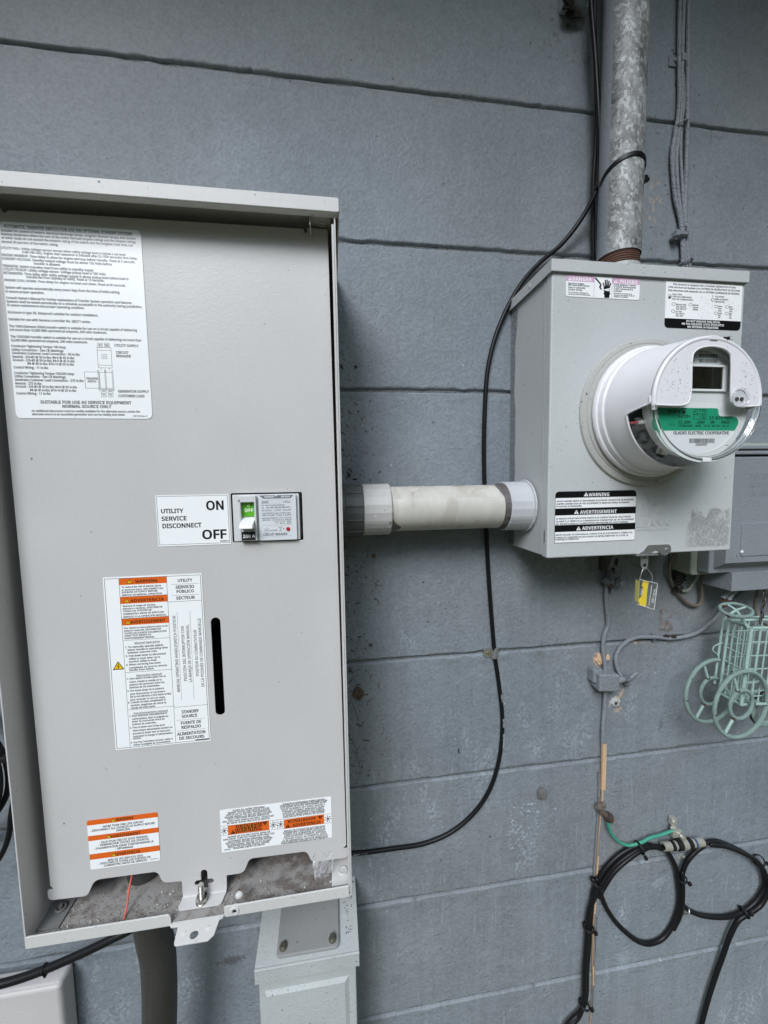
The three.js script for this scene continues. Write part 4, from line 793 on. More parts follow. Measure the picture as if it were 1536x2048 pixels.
  // pressed maker's mark
  part('embossed_mark', [relief('LBANK', 0.3968, -0.0658, 0.1097, 0.0092, 0.0011, 1.28), relief('METER ENCLOSURE', 0.3972, -0.0712, 0.1097, 0.0026, 0.0008, 1.5),
    ...[[[0.4035, -0.052], [0.4035, -0.038], [0.4075, -0.032], [0.4105, -0.038], [0.4105, -0.052]], [[0.4130, -0.052], [0.4130, -0.031], [0.4085, -0.0225], [0.4185, -0.0225], [0.4150, -0.031], [0.4150, -0.052]], [[0.4178, -0.052], [0.4178, -0.037], [0.4215, -0.032], [0.4255, -0.038]], [[0.4285, -0.052], [0.4285, -0.026]], [[0.4345, -0.036], [0.4295, -0.043], [0.4355, -0.052]]].map(p => tube(p.map(q => [q[0], q[1], 0.1098]), 0.0008, 24, false, 6))], M.meterBox, box_);
  part('overspray', (() => { const S = new THREE.Shape(); S.moveTo(0.001, y0 + 0.003); for (let i = 0; i <= 40; i++) { const y = y0 + 0.003 + (0.345) * i / 40; S.lineTo(0.016 + 0.012 * (fbm(y * 22 + 7, 3, 91, 3) - 0.5) + (y > 0.2 ? (y - 0.2) * 0.1 : 0), y); } S.lineTo(0.001, y0 + 0.348); S.closePath(); const g = ext(S, 0, 0.0003, 0); g.rotateY(-Math.PI / 2); g.translate(x0 + 0.00125, 0, 0); return g; })(), M.bluePaintRough, box_, 'wall paint lapped onto the left side of the box');
  { // dried stain at lower right of the front
    const N = 512, t = new Uint8Array(N * N * 4); for (let j = 0; j < N; j++) for (let i = 0; i < N; i++) { const u = i / N, v = j / N, n = fbm(i / 60, j / 60, 201, 4), f = noise(i / 5, j / 14, 203); const e = sstep(0.02, 0.06, u) * sstep(0.0, 0.03, v) * sstep(1, 0.97, u) * sstep(0, 0.12, 0.86 - v + (n - 0.5) * 0.5 - (u < 0.16 ? 0.55 - u * 3 + 0.1 : 0)) * sstep(0.28, 0.45, n * 0.6 + f * 0.4); const k = (j * N + i) * 4; t[k] = 134; t[k + 1] = 137; t[k + 2] = 130; t[k + 3] = 255 * clamp(e * (0.12 + 0.32 * f * (0.5 + n)) * sstep(0, 0.2, u) * sstep(0, 0.06, v) * sstep(1, 0.93, u)); }
    const tx = finish(new THREE.DataTexture(t, N, N), { srgb: true }); tx.wrapS = tx.wrapT = THREE.ClampToEdgeWrapping;
    const g = new THREE.PlaneGeometry(0.075, 0.062); g.translate(0.5045, -0.067, 0.11025); part('stain', g, std([1, 1, 1], 0.7, { map: tx, transparent: true }), box_, 'grey water stain at the lower right corner');
  }
  // latch at the bottom edge
  part('latch', [ext(poly([[0.3985, -0.1035, 0.001], [0.4150, -0.1035, 0.001], [0.4290, -0.0975, 0.003], [0.4365, -0.1045, 0.003], [0.4435, -0.1060, 0.004], [0.4515, -0.1000, 0.006], [0.4490, -0.0905, 0.006], [0.4150, -0.0905, 0.002], [0.4085, -0.0985, 0.002]]), 0.1095, 0.1112, 0.0004), bx(0.3985, 0.430, -0.1045, -0.1030, 0.1, 0.1135, 0.0004), lathe([[0.0001, 0.0018], [0.002, 0.0015], [0.0028, 0]], [0.4437, -0.0975, 0.1112], 'z', 24)], M.zinc, box_, 'bare steel latch on the bottom edge');
  part('seal_tang', (() => { const s = poly([[0.4093, -0.1045, 0.0005], [0.4205, -0.1045, 0.0005], [0.4208, -0.121, 0.004], [0.4160, -0.1265, 0.005], [0.4105, -0.121, 0.004]]); s.holes.push(new THREE.Path().absarc(0.4160, -0.1192, 0.0030, 0, 6.283), rectPath(0.4118, 0.4180, -0.1098, -0.1078)); return ext(s, 0.1056, 0.1068, 0.0003, 12); })(), M.zinc, box_);
}
function rectPath(a, b, c, d) { const p = new THREE.Path(); p.moveTo(a, c); p.lineTo(b, c); p.lineTo(b, d); p.lineTo(a, d); p.closePath(); return p; }
// ---------------------------------------------------------------- electric meter plugged into the box
{
  const m = thing('electric_meter', 'round white electric meter with green nameplate and dark display', 'electric meter', [MX, MY, 0.11]);
  const ZF = 0.195, RF = 0.0667;
  const rAt = z => z < 0.14 ? 0.0745 + (0.14 - z) * 0.04 : 0.0745 - (z - 0.14) / (ZF - 0.14) * (0.0745 - RF);
  part('base_bezel', lathe([[0.0785, 0.006], [0.0815, 0.008], [0.0818, 0.0115], [0.0805, 0.0135], [0.0785, 0.0142], [0.0778, 0.016], [0.0782, 0.018], [0.0772, 0.0205], [0.0755, 0.0215], [0.0750, 0.0235]], [MX, MY, 0.11], 'z', 128), M.shroud, m);
  // shell: theta runs from +x anticlockwise; opaque down to zb(theta), clear from there to the front
  const up = 0.035; // how far the skirt drops under the middle line
  const zb = t => { // back edge of the clear part
    const a = ((t % 6.2832) + 6.2832) % 6.2832, d = Math.min(a - (Math.PI + 0.0), 2 * Math.PI - a); // distance in angle below the middle line
    if (d < 0.02) return ZF; return ZF - (ZF - 0.1625) * (0.0 + sstep(0.02, 0.16, d));
  };
  const shell = (inner, z0, z1, t0, t1, n, mfun) => { const P = [], uv = [], idx = [], L = 10; for (let i = 0; i <= n; i++) { const t = t0 + (t1 - t0) * i / n, a = z0(t), b = z1(t); for (let l = 0; l <= L; l++) { const z = a + (b - a) * l / L, r = rAt(z) - inner; P.push(MX + r * Math.cos(t), MY + r * Math.sin(t), z); uv.push(t * 0.07, z); } } for (let i = 0; i < n; i++) for (let l = 0; l < L; l++) { const a = i * (L + 1) + l, b = a + L + 1; idx.push(a, b, b + 1, a, b + 1, a + 1); } const g = new THREE.BufferGeometry(); g.setAttribute('position', new THREE.Float32BufferAttribute(P, 3)); g.setAttribute('uv', new THREE.Float32BufferAttribute(uv, 2)); g.setIndex(idx); g.computeVertexNormals(); return g; };
  const zr = ZF - 0.004; // where the rounded front edge begins
  const edgePts = []; for (let i = 0; i <= 160; i++) { const t = Math.PI * 0.985 + i / 160 * Math.PI * 1.03; const z = Math.min(zb(t), zr); edgePts.push([MX + (rAt(z) + 0.0003) * Math.cos(t), MY + (rAt(z) + 0.0003) * Math.sin(t), z]); }
  part('shroud', [shell(0, () => 0.1325, t => Math.min(zb(t), zr), 0, Math.PI * 2, 256), shell(0.0016, () => 0.1325, t => Math.min(zb(t), zr), 0, Math.PI * 2, 256), tube(edgePts, 0.0011, 200, false, 8)], M.shroud, m);
  part('clear_window', shell(0.0004, t => Math.min(zb(t), zr), () => zr, Math.PI * 1.004, Math.PI * 1.996, 160), M.glassClear, m);
  // front: opaque upper face with the arched display opening, clear lower half
  const arc = (S, r, a, b, ccw) => S.absarc(0, 0, r, a, b, !ccw);
  const Rin = RF - 0.0032, wl = 0.3830 - MX, wr = 0.4312 - MX, top = 0.1372 - MY, sh = -0.0058;
  const f = new THREE.Shape(); { const a0 = Math.asin(sh / Rin); f.moveTo(Rin * Math.cos(a0), sh); f.absarc(0, 0, Rin, a0, Math.PI - a0, false);
    f.lineTo(wl - 0.008, sh); f.quadraticCurveTo(wl, sh, wl, sh + 0.008); f.lineTo(wl, top - 0.014); f.quadraticCurveTo(wl + 0.001, top - 0.005, wl + 0.01, top - 0.002); f.quadraticCurveTo((wl + wr) / 2, top + 0.003, wr - 0.01, top - 0.002); f.quadraticCurveTo(wr, top - 0.005, wr, top - 0.014); f.lineTo(wr + 0.002, sh + 0.009); f.quadraticCurveTo(wr + 0.003, sh, wr + 0.010, sh); f.closePath(); }
  const fg = ext(f, ZF - 0.0026, ZF - 0.0004, 0.0005, 48); fg.translate(MX, MY, 0);
  const lipPts = [[Rin, sh], [wr + 0.010, sh], [wr + 0.0035, sh + 0.004], [wr + 0.002, sh + 0.012], [wr, top - 0.014], [wr - 0.0015, top - 0.007], [wr - 0.008, top - 0.002], [(wl + wr) / 2, top + 0.0008], [wl + 0.008, top - 0.002], [wl + 0.0015, top - 0.007], [wl, top - 0.014], [wl, sh + 0.009], [wl - 0.0025, sh + 0.0025], [wl - 0.009, sh], [-Rin, sh]].map(p => [p[0] + MX, p[1] + MY, ZF - 0.001]);
  part('front_mask', [fg, tube(lipPts, 0.0011, 220, false, 8)], M.shroud, m);
  const rim = (a, b) => { const P = []; const g = new THREE.TorusGeometry(RF - 0.0021, 0.0026, 14, 128, b - a); g.rotateZ(a); g.translate(MX, MY, ZF - 0.0022); return g; };
  part('rim', rim(-0.083, Math.PI + 0.166), M.shroud, m);
  part('clear_rim', rim(Math.PI + 0.09, 2 * Math.PI - 0.09), M.glassSolid, m);
  { const g = new THREE.TorusGeometry(RF - 0.0055, 0.0009, 8, 96, Math.PI - 0.2); g.rotateZ(Math.PI + 0.1); g.translate(MX, MY, ZF - 0.0036); part('glass_step', g, M.glassSolid, m); }
  { const g = new THREE.CircleGeometry(Rin, 96); g.translate(MX, MY, ZF - 0.0032); part('front_glass', g, M.glassClear, m); }
  // works inside
  const inn = part('inner_frame', [lathe([[0.0575, -0.013], [0.0602, -0.012], [0.0602, -0.006], [0.0612, -0.005], [0.0612, -0.001], [0.0605, 0], [0.056, 0.0006], [0.0556, -0.001]], [MX + 0.001, MY - 0.0003, 0.183], 'z', 128), cyl([MX, MY, 0.1725], [MX, MY, 0.1815], 0.0585, 0.0585, 64)], std([0.72, 0.74, 0.72], 0.4), m);
  part('clip', [bx(MX - 0.0610, MX - 0.054, MY - 0.0222, MY - 0.0180, 0.165, 0.173, 0.0005), bx(MX - 0.0615, MX - 0.056, MY - 0.0165, MY - 0.0150, 0.163, 0.168, 0.0004)], std([0.72, 0.74, 0.72], 0.4), m);
  part('red_wire', tube([[MX - 0.066, MY - 0.021, 0.15], [MX - 0.0665, MY - 0.0205, 0.158], [MX - 0.063, MY - 0.0202, 0.166], [MX - 0.058, MY - 0.02, 0.17]], 0.0014), std([0.5, 0.06, 0.08], 0.45), m);
  part('circuit_board', cyl([MX, MY, 0.142], [MX, MY, 0.146], 0.063, 0.063, 48), std([0.02, 0.05, 0.045], 0.4), m);
  part('coil', [torus([MX - 0.042, MY - 0.034, 0.155], 0.0125, 0.005, [-0.5, -0.5, 0.7], 40), cyl([MX - 0.042, MY - 0.034, 0.147], [MX - 0.042, MY - 0.034, 0.163], 0.007)], std([0.25, 0.29, 0.28], 0.35, { map: gDirty }), m);
  { const [g, mm] = plate(0, 0.012, 0, 0.012, 0, 0.0004, 0, canvasLabel(96, 96, (g) => { g.fillStyle = '#c9c9c4'; g.fillRect(0, 0, 96, 96); g.fillStyle = INK; for (let i = 0; i < 14; i++) g.fillRect(20, 8 + i * 6, 26, i % 3 ? 2 : 4); })); g.rotateY(-0.5); g.rotateX(0.4); g.translate(MX - 0.028, MY - 0.0545, 0.158); part('tag', g, mm, m, 'tiny barcode tag inside the meter'); }
  // name plate
  const [pg, pm] = (() => { const S = 1024, U = v => (v - (MX + 0.0011 - 0.0625)) / 0.125 * S, W = v => ((MY - 0.0005 + 0.0625) - v) / 0.125 * S;
    const t = canvasLabel(S, S, (g) => {
      g.fillStyle = '#dde2e0'; g.fillRect(0, 0, S, S); g.fillStyle = '#c9d0cf'; g.beginPath(); g.moveTo(0, 0); g.lineTo(S, 0); g.lineTo(S, W(0.0935)); g.lineTo(0, W(0.0935)); g.fill();
      g.fillStyle = '#e6e9ea'; g.beginPath(); g.arc(S / 2, S / 2, 470, 0, Math.PI); g.fill();
      g.fillStyle = '#1d9a72'; g.beginPath(); g.moveTo(U(0.35), W(0.0752)); g.lineTo(U(0.4275), W(0.0752)); g.quadraticCurveTo(U(0.4305), W(0.0750), U(0.4308), W(0.0715)); g.quadraticCurveTo(U(0.431), W(0.0665), U(0.4345), W(0.0664)); g.lineTo(U(0.4495), W(0.0664)); g.quadraticCurveTo(U(0.4572), W(0.066), U(0.4574), W(0.0580)); g.quadraticCurveTo(U(0.4574), W(0.0508), U(0.452), W(0.0504)); g.lineTo(U(0.3480), W(0.0504)); g.closePath(); g.fill();
      const tx = (s, a, b, y, cap, f = '') => line(g, 1, [s, U(a), U(b), W(y), cap / 0.125 * S, f]);
      tx('Aclara', 0.3668, 0.3832, 0.0700, 0.0037, ''); tx('I-210+', 0.3802, 0.3958, 0.0646, 0.0034); tx('23 829 097', 0.4189, 0.4487, 0.0628, 0.0034, 'b'); tx('CL 200', 0.3808, 0.3962, 0.0583, 0.0028); tx('240V', 0.4040, 0.4143, 0.0583, 0.0028); tx('3W', 0.4210, 0.4268, 0.0584, 0.0028); tx('FM2S', 0.4348, 0.4458, 0.0584, 0.0028);
      tx('0325', 0.3695, 0.3772, 0.0557, 0.0024, 'n'); tx('727X231098', 0.3806, 0.3985, 0.0546, 0.0022); tx('60HZ', 0.4022, 0.4096, 0.0546, 0.0022); tx('TA 30', 0.4128, 0.4208, 0.0546, 0.0022); tx('Kh 10.0', 0.4235, 0.4342, 0.0546, 0.0022); tx('Kt 1.0', 0.4368, 0.4452, 0.0546, 0.0022);
      tx('GLADES ELECTRIC COOPERATIVE', 0.3752, 0.4458, 0.0464, 0.0031, ''); tx('23829097', 0.4035, 0.4188, 0.0340, 0.0024, '');
      g.fillStyle = INK; const bars = (a, b, y0, y1, n) => { const s0 = seed; seed = n; for (let x = U(a); x < U(b);) { const w = rr(1.6, 5); g.fillRect(x, W(y1), w, W(y0) - W(y1)); x += w + rr(1.6, 4.5); } seed = s0; };
      bars(0.3955, 0.4280, 0.0368, 0.0418, 41); bars(0.4027, 0.4262, 0.1297, 0.1338, 42); bars(0.4027, 0.4262, 0.1242, 0.1281, 43);
      tx('UMT-R-ACS', 0.4015, 0.4190, 0.1350, 0.0024, 'n'); tx('27562', 0.3938, 0.4002, 0.1300, 0.0024, 'n'); tx('454-1', 0.3938, 0.4002, 0.1246, 0.0024, 'n');
      g.lineWidth = 4; g.strokeStyle = INK; g.strokeRect(U(0.3996), W(0.0736), U(0.4160) - U(0.3996), W(0.0630) - W(0.0736));
      for (const [x, y, fil] of [[0.4012, 0.0714, 1], [0.4032, 0.0714, 0], [0.4012, 0.0682, 1], [0.4078, 0.0720, 0], [0.4078, 0.0685, 0], [0.4078, 0.0650, 0]]) { g.beginPath(); g.arc(U(x), W(y), 7, 0, 7); if (fil) g.fill(); else { g.lineWidth = 2.5; g.stroke(); } }
      tx('F2', 0.4100, 0.4145, 0.0708, 0.0022); tx('V2', 0.4028, 0.4062, 0.0672, 0.0022); tx('J2', 0.4100, 0.4145, 0.0673, 0.0022); tx('U2', 0.4100, 0.4145, 0.0638, 0.0022);
      g.beginPath(); g.arc(U(0.3872), W(0.0706), 17, 0, 7); g.fill(); g.lineWidth = 11; g.beginPath(); g.arc(U(0.3872) + 2, W(0.0706) - 6, 26, 3.3, 5.6); g.stroke();
      g.fillStyle = '#6c6f6c'; g.fillRect(U(0.372), W(0.0345), 22, 13); g.fillRect(U(0.4425), W(0.0345), 26, 8);
    });
    const g = new THREE.CircleGeometry(0.0625, 96); g.translate(MX + 0.0011, MY - 0.0005, 0.1832); const p = g.attributes.position, uv = g.attributes.uv; for (let i = 0; i < uv.count; i++) uv.setXY(i, (p.getX(i) - (MX + 0.0011 - 0.0625)) / 0.125, (p.getY(i) - (MY - 0.0005 - 0.0625)) / 0.125);
    return [g, std([0.9, 0.9, 0.9], 0.5, { map: t })]; })();
  part('name_plate', pg, pm, m, 'name plate with a green band, barcode and printed numbers');
  const disp = part('display_frame', (() => { const s = rect(0.3905, 0.4372, 0.0930, 0.1215, 0.001); s.holes.push(rectPath(0.3925, 0.4325, 0.0955, 0.1192)); return ext(s, 0.1832, 0.1856, 0.0004); })(), std([0.74, 0.76, 0.75], 0.4), m);
  { const [g, mm] = plate(0.392, 0.433, 0.095, 0.1196, 0.1838, 0.0002, 0, canvasLabel(420, 250, (g, W, H) => { g.fillStyle = '#2b2b24'; g.fillRect(0, 0, W, H); g.strokeStyle = '#15150f'; g.lineWidth = 9; const seg = (x, y, on) => { const q = [[0, 0, 40, 0], [40, 0, 40, 45], [40, 45, 40, 90], [0, 90, 40, 90], [0, 45, 0, 90], [0, 0, 0, 45], [0, 45, 40, 45]]; on.forEach(i => { g.beginPath(); g.moveTo(x + q[i][0], y + q[i][1]); g.lineTo(x + q[i][2], y + q[i][3]); g.stroke(); }); }; seg(50, 40, [1, 2]); seg(150, 40, [0, 1, 2, 3, 4, 5]); seg(260, 40, [1, 2]); seg(320, 40, [0, 1, 6, 4, 3]); g.fillStyle = '#15150f'; g.font = '34px sans-serif'; g.fillText('071', 30, 225); })); mm.roughness = 0.08; mm.color = lin(0.55, 0.55, 0.5); part('display', g, mm, disp, 'dark liquid crystal display'); }
  part('optical_port', [lathe([[0.0112, -0.0005], [0.0112, 0.002], [0.0102, 0.003], [0.0075, 0.0032], [0.0001, 0.0032]], [0.4418, 0.0838, ZF], 'z', 48), torus([0.4418, 0.0838, ZF + 0.003], 0.0095, 0.0009), cyl([0.4275, 0.0815, ZF + 0.001], [0.4345, 0.0830, ZF + 0.001], 0.0035)], M.glassClear, m);
  part('port_socket', [cyl([0.4390, 0.0828, ZF - 0.001], [0.4390, 0.0828, ZF + 0.0010], 0.0021), cyl([0.4450, 0.0828, ZF - 0.001], [0.4450, 0.0828, ZF + 0.0010], 0.0021)], std([0.05, 0.05, 0.05], 0.5), m);
  part('port_cup', lathe([[0.0001, 0.0004], [0.0088, 0.0004], [0.0092, 0.0012], [0.0096, 0]], [0.4418, 0.0838, ZF - 0.0003], 'z', 40), std([0.6, 0.61, 0.62], 0.3), m);
  part('front_tab', [bx(0.4022, 0.4122, MY + 0.0622, MY + 0.0668, ZF - 0.003, ZF + 0.0012, 0.0008)], M.shroud, m);
  part('front_tab', [bx(0.4010, 0.4115, MY - 0.0668, MY - 0.0622, ZF - 0.003, ZF + 0.0010, 0.0008)], M.shroud, m);
  { // insect specks and dust on the shroud face
    const l = []; seed = 31; for (let i = 0; i < 130; i++) { const left = rnd() < 0.45, x = left ? rr(0.345, 0.386) : rr(0.441, 0.468), y = rr(MY, MY + 0.042); if (Math.hypot(x - MX, y - MY) > 0.06) continue; const s = rr(0.00018, 0.00042); const g = new THREE.IcosahedronGeometry(s, 0); g.scale(1, rr(1, 2.2), 0.5); g.rotateZ(rr(-0.8, 0.8)); g.translate(x, y, ZF - 0.0003); l.push(g); }
    const o = part('insect_specks', l, M.darkRust, m); o.userData.kind = 'stuff'; }
}
lone('fly', [lump([0.4243, 0.1466, 0.1945], 0.0021, 6, [1.5, 0.8, 0.8], 0.1), lump([0.4205, 0.1469, 0.1945], 0.0012, 8, [1, 1, 1], 0.1), ...[[-0.001, -0.002], [0.001, -0.002], [0.003, -0.0015]].map(o => cyl([0.4243 + o[0] * 0.5, 0.1462, 0.1945], [0.4243 + o[0] * 1.6, 0.1462 + o[1], 0.196], 0.0002, 0.0002, 5)), ...[1, -1].map(s => { const g = new THREE.SphereGeometry(0.0018, 8, 6); g.scale(1.5, 0.12, 0.6); g.rotateZ(0.25); g.translate(0.426, 0.1482, 0.1945 + s * 0.001); return g; })], M.blackMatte, 'tiny black fly perched on top of the round meter', 'fly');
{ // meter seal tag
  const t = thing('meter_seal', 'clear and yellow plastic seal hanging on a wire under the meter box latch', 'seal', [0.4165, -0.17, 0.106]);
  part('wire_loop', tube([[0.4090, -0.1400, 0.107], [0.4080, -0.1340, 0.1085], [0.4110, -0.1250, 0.1085], [0.4150, -0.1212, 0.1065], [0.4200, -0.1235, 0.1055], [0.4262, -0.1310, 0.1065], [0.4278, -0.1375, 0.107], [0.4265, -0.1430, 0.107]], 0.00055, 60), M.zinc, t);
  const q = [[0.4048, -0.1365, 0.0006], [0.4322, -0.1435, 0.0006], [0.4284, -0.1792, 0.0006], [0.4025, -0.1702, 0.0006]];
  part('clear_case', ext(poly(q), 0.1035, 0.1105, 0.0005), phys([0.93, 0.94, 0.92], 0.06, { transmission: 0.97, thickness: 0, ior: 1.5 }), t);
  part('yellow_insert', ext(poly([[0.4140, -0.1397, 0.0005], [0.4215, -0.1418, 0.0005], [0.4200, -0.1500, 0.001], [0.4192, -0.163, 0.001], [0.4185, -0.1755, 0.001], [0.4095, -0.1735, 0.002], [0.4058, -0.1655, 0.001], [0.4112, -0.164, 0.003], [0.4140, -0.151, 0.002], [0.4118, -0.1465, 0.001]]), 0.1062, 0.1085, 0.0004), std([0.88, 0.64, 0.02], 0.4), t);
  const s0 = ext(rect(0.4052, 0.4058, -0.168, -0.139, 0), 0.104, 0.110, 0); part('yellow_edge', s0, std([0.6, 0.55, 0.12], 0.4), t); part('case_edge', [cyl([0.4048, -0.1366, 0.1110], [0.4321, -0.1436, 0.1110], 0.0004, 0.0004, 6), cyl([0.4321, -0.1436, 0.1110], [0.4284, -0.1792, 0.1110], 0.0004, 0.0004, 6), cyl([0.4284, -0.1792, 0.1110], [0.4025, -0.1702, 0.1110], 0.0004, 0.0004, 6), ext(poly([[0.4292, -0.1470, 0], [0.4303, -0.1470, 0], [0.4272, -0.1750, 0], [0.4262, -0.1750, 0]]), 0.104, 0.1045, 0)], std([0.62, 0.64, 0.58], 0.3), t);
  const w = relief('4011570', 0, 0, 0, 0.0036, 0.0002, 1); w.rotateZ(1.35); w.translate(0.4272, -0.1705, 0.1106); const w2 = relief('U5P1', 0, 0, 0, 0.003, 0.0002, 1); w2.rotateZ(1.35); w2.translate(0.4098, -0.1585, 0.1106); part('lettering', [w, w2], std([0.75, 0.76, 0.74], 0.5), t);
}

// ---------------------------------------------------------------- steel mast conduit above the meter box
{
  const C = [0.4075, 0.05], R = 0.0270;
  const N = 1024, H = 1024; // spangle: angular crystal patches of zinc; one side oversprayed with wall paint
  const cells = []; seed = 51; const G = 46, GH = 64; for (let i = 0; i < G * GH; i++) cells.push([rnd(), rnd(), rnd(), rnd()]);
  const spangle = (u, v, G1, H1, s) => { const x = u * G1, y = v * H1, xi = Math.floor(x), yi = Math.floor(y); let b = 9, c = 0; for (let j = -1; j <= 1; j++) for (let i = -1; i <= 1; i++) { const q = cells[(((xi + i + G1) % G1) + ((yi + j + H1) % H1) * G1 + s) % cells.length]; const dx = xi + i + q[0] - x, dy = (yi + j + q[1] - y), d = Math.abs(dx) + Math.abs(dy) * 0.9 + 0.25 * dx * dy; if (d < b) { b = d; c = q[2]; } } return c; };
  const zincMap = dataTex(N, H, (i, j) => {
    const u = i / N, v = j / H, w = 0.012 * (fbm(u * 40, v * 40, 61, 2) - 0.5);
    const big = spangle(u + w, v + w, 26, 62, 0), sm = spangle(u - w, v + w * 1.5, 46, 110, 7), f = noise(i / 2.2, j / 2.2, 63), clump = fbm(u * 9, v * 16, 64, 3);
    let L = 0.215 + 0.12 * (sm - 0.5) + (big > 0.93 && clump > 0.45 ? 0.12 : 0) + (sm > 0.86 ? 0.09 : 0) + (clump - 0.5) * 0.28 + (f - 0.5) * 0.2;
    let c = [L, L * 1.03, L * 1.02];
    return c.map(q => l2s(clamp(q, 0.08, 0.75)));
  }, { srgb: true });
  const g = new THREE.CylinderGeometry(R, R, 0.95, 96, 1, true); g.translate(C[0], 0.3055 + 0.475, C[1]);
  { const p = g.attributes.position, uv = g.attributes.uv; for (let i = 0; i < uv.count; i++) uv.setXY(i, uv.getX(i), p.getY(i) / 0.42); }
  const t = thing('conduit_mast', 'thick galvanized steel conduit rising from the meter box top', 'conduit', [C[0], 0.264, C[1]]);
  part('pipe', g, std([1, 1, 1], 0.55, { map: zincMap, metalness: 0.12, bumpMap: zincMap, bumpScale: 0.0006 }), t);
  { const s = new THREE.CylinderGeometry(R + 0.0003, R + 0.0003, 0.95, 24, 1, true, Math.PI * 1.12, Math.PI * 0.5); s.translate(C[0], 0.3055 + 0.475, C[1]); part('overspray', metreUV(s), M.bluePaint, t, 'blue-grey wall paint along the left side of the conduit'); }
  const th = []; for (let i = 0; i < 5; i++) th.push(torus([C[0], 0.2925 + i * 0.0030, C[1]], R - 0.0026, 0.0014, [0, 1, 0], 72)); th.push(cyl([C[0], 0.280, C[1]], [C[0], 0.309, C[1]], R - 0.0028, R - 0.0028, 48));
  part('thread', th, std([0.11, 0.05, 0.03], 0.7, { map: gMid }), t, 'rusty bare screw thread');
  part('hub', lathe([[R - 0.0015, 0.027], [R + 0.0002, 0.0262], [R + 0.001, 0.006], [R + 0.004, 0]], [C[0], 0.2635, C[1]], 'y', 64), std([0.42, 0.43, 0.42], 0.5, { map: gDirty }), t);
  // cable tie that holds the black cable to the conduit
  const ct = thing('cable_tie', 'black cable tie looped round the galvanized conduit', 'cable tie', [C[0], 0.41, C[1]]);
  const pts = []; for (let i = 0; i <= 40; i++) { const a = Math.PI * (1.05 - i / 40 * 1.15); pts.push([C[0] + (R + 0.0012) * Math.cos(a), 0.4065 + 0.018 * Math.sin(Math.PI * i / 40) ** 0.7 - 0.004 + 0.004 * i / 40, C[1] + (R + 0.0012) * Math.sin(a)]); }
  part('strap', ribbon(pts, [0, 1, 0], 0.0046, 0.0012), M.black, ct);
  part('head', [bx(0.4285, 0.4350, 0.3985, 0.4065, 0.058, 0.067, 0.001), bx(0.4335, 0.4390, 0.4010, 0.4050, 0.060, 0.065, 0.0006)], M.black, ct);
  part('head', bx(0.3800, 0.3890, 0.4055, 0.4125, 0.031, 0.041, 0.001), M.black, ct);
}
function ribbon(pts, up, w, t) { // flat strap along a path; up = direction of its width
  const c = curve(pts), n = pts.length * 2, P = [], idx = [], U = V(...up);
  for (let i = 0; i <= n; i++) { const p = c.getPointAt(i / n), tg = c.getTangentAt(i / n), s = U.clone().addScaledVector(tg, -U.dot(tg)).normalize(), b = tg.clone().cross(s).normalize(); for (const [a, d] of [[1, 1], [-1, 1], [-1, -1], [1, -1]]) { const q = p.clone().addScaledVector(s, a * w / 2).addScaledVector(b, d * t / 2); P.push(q.x, q.y, q.z); } }
  for (let i = 0; i < n; i++) for (let k = 0; k < 4; k++) { const a = i * 4 + k, b = i * 4 + (k + 1) % 4; idx.push(a, b, b + 4, a, b + 4, a + 4); }
  const g = new THREE.BufferGeometry(); g.setAttribute('position', new THREE.Float32BufferAttribute(P, 3)); g.setIndex(idx); const h = g.toNonIndexed(); h.computeVertexNormals(); return metreUV(h);
}
function tieRing(p, dir, r, headAt, mat, parent) { // small zip tie: band round a bundle and its head
  const g = [torus(p, r, 0.0009, dir, 28), torus([p[0] + dir[0] * 0.0012, p[1] + dir[1] * 0.0012, p[2]], r, 0.0009, dir, 28), torus([p[0] - dir[0] * 0.0012, p[1] - dir[1] * 0.0012, p[2]], r, 0.0009, dir, 28)];
  const h = new RoundedBoxGeometry(0.0052, 0.0058, 0.0048, 2, 0.0008); h.rotateZ(Math.atan2(dir[1], dir[0])); h.translate(...headAt); g.push(h);
  return part('cable_tie', g, mat, parent);
}
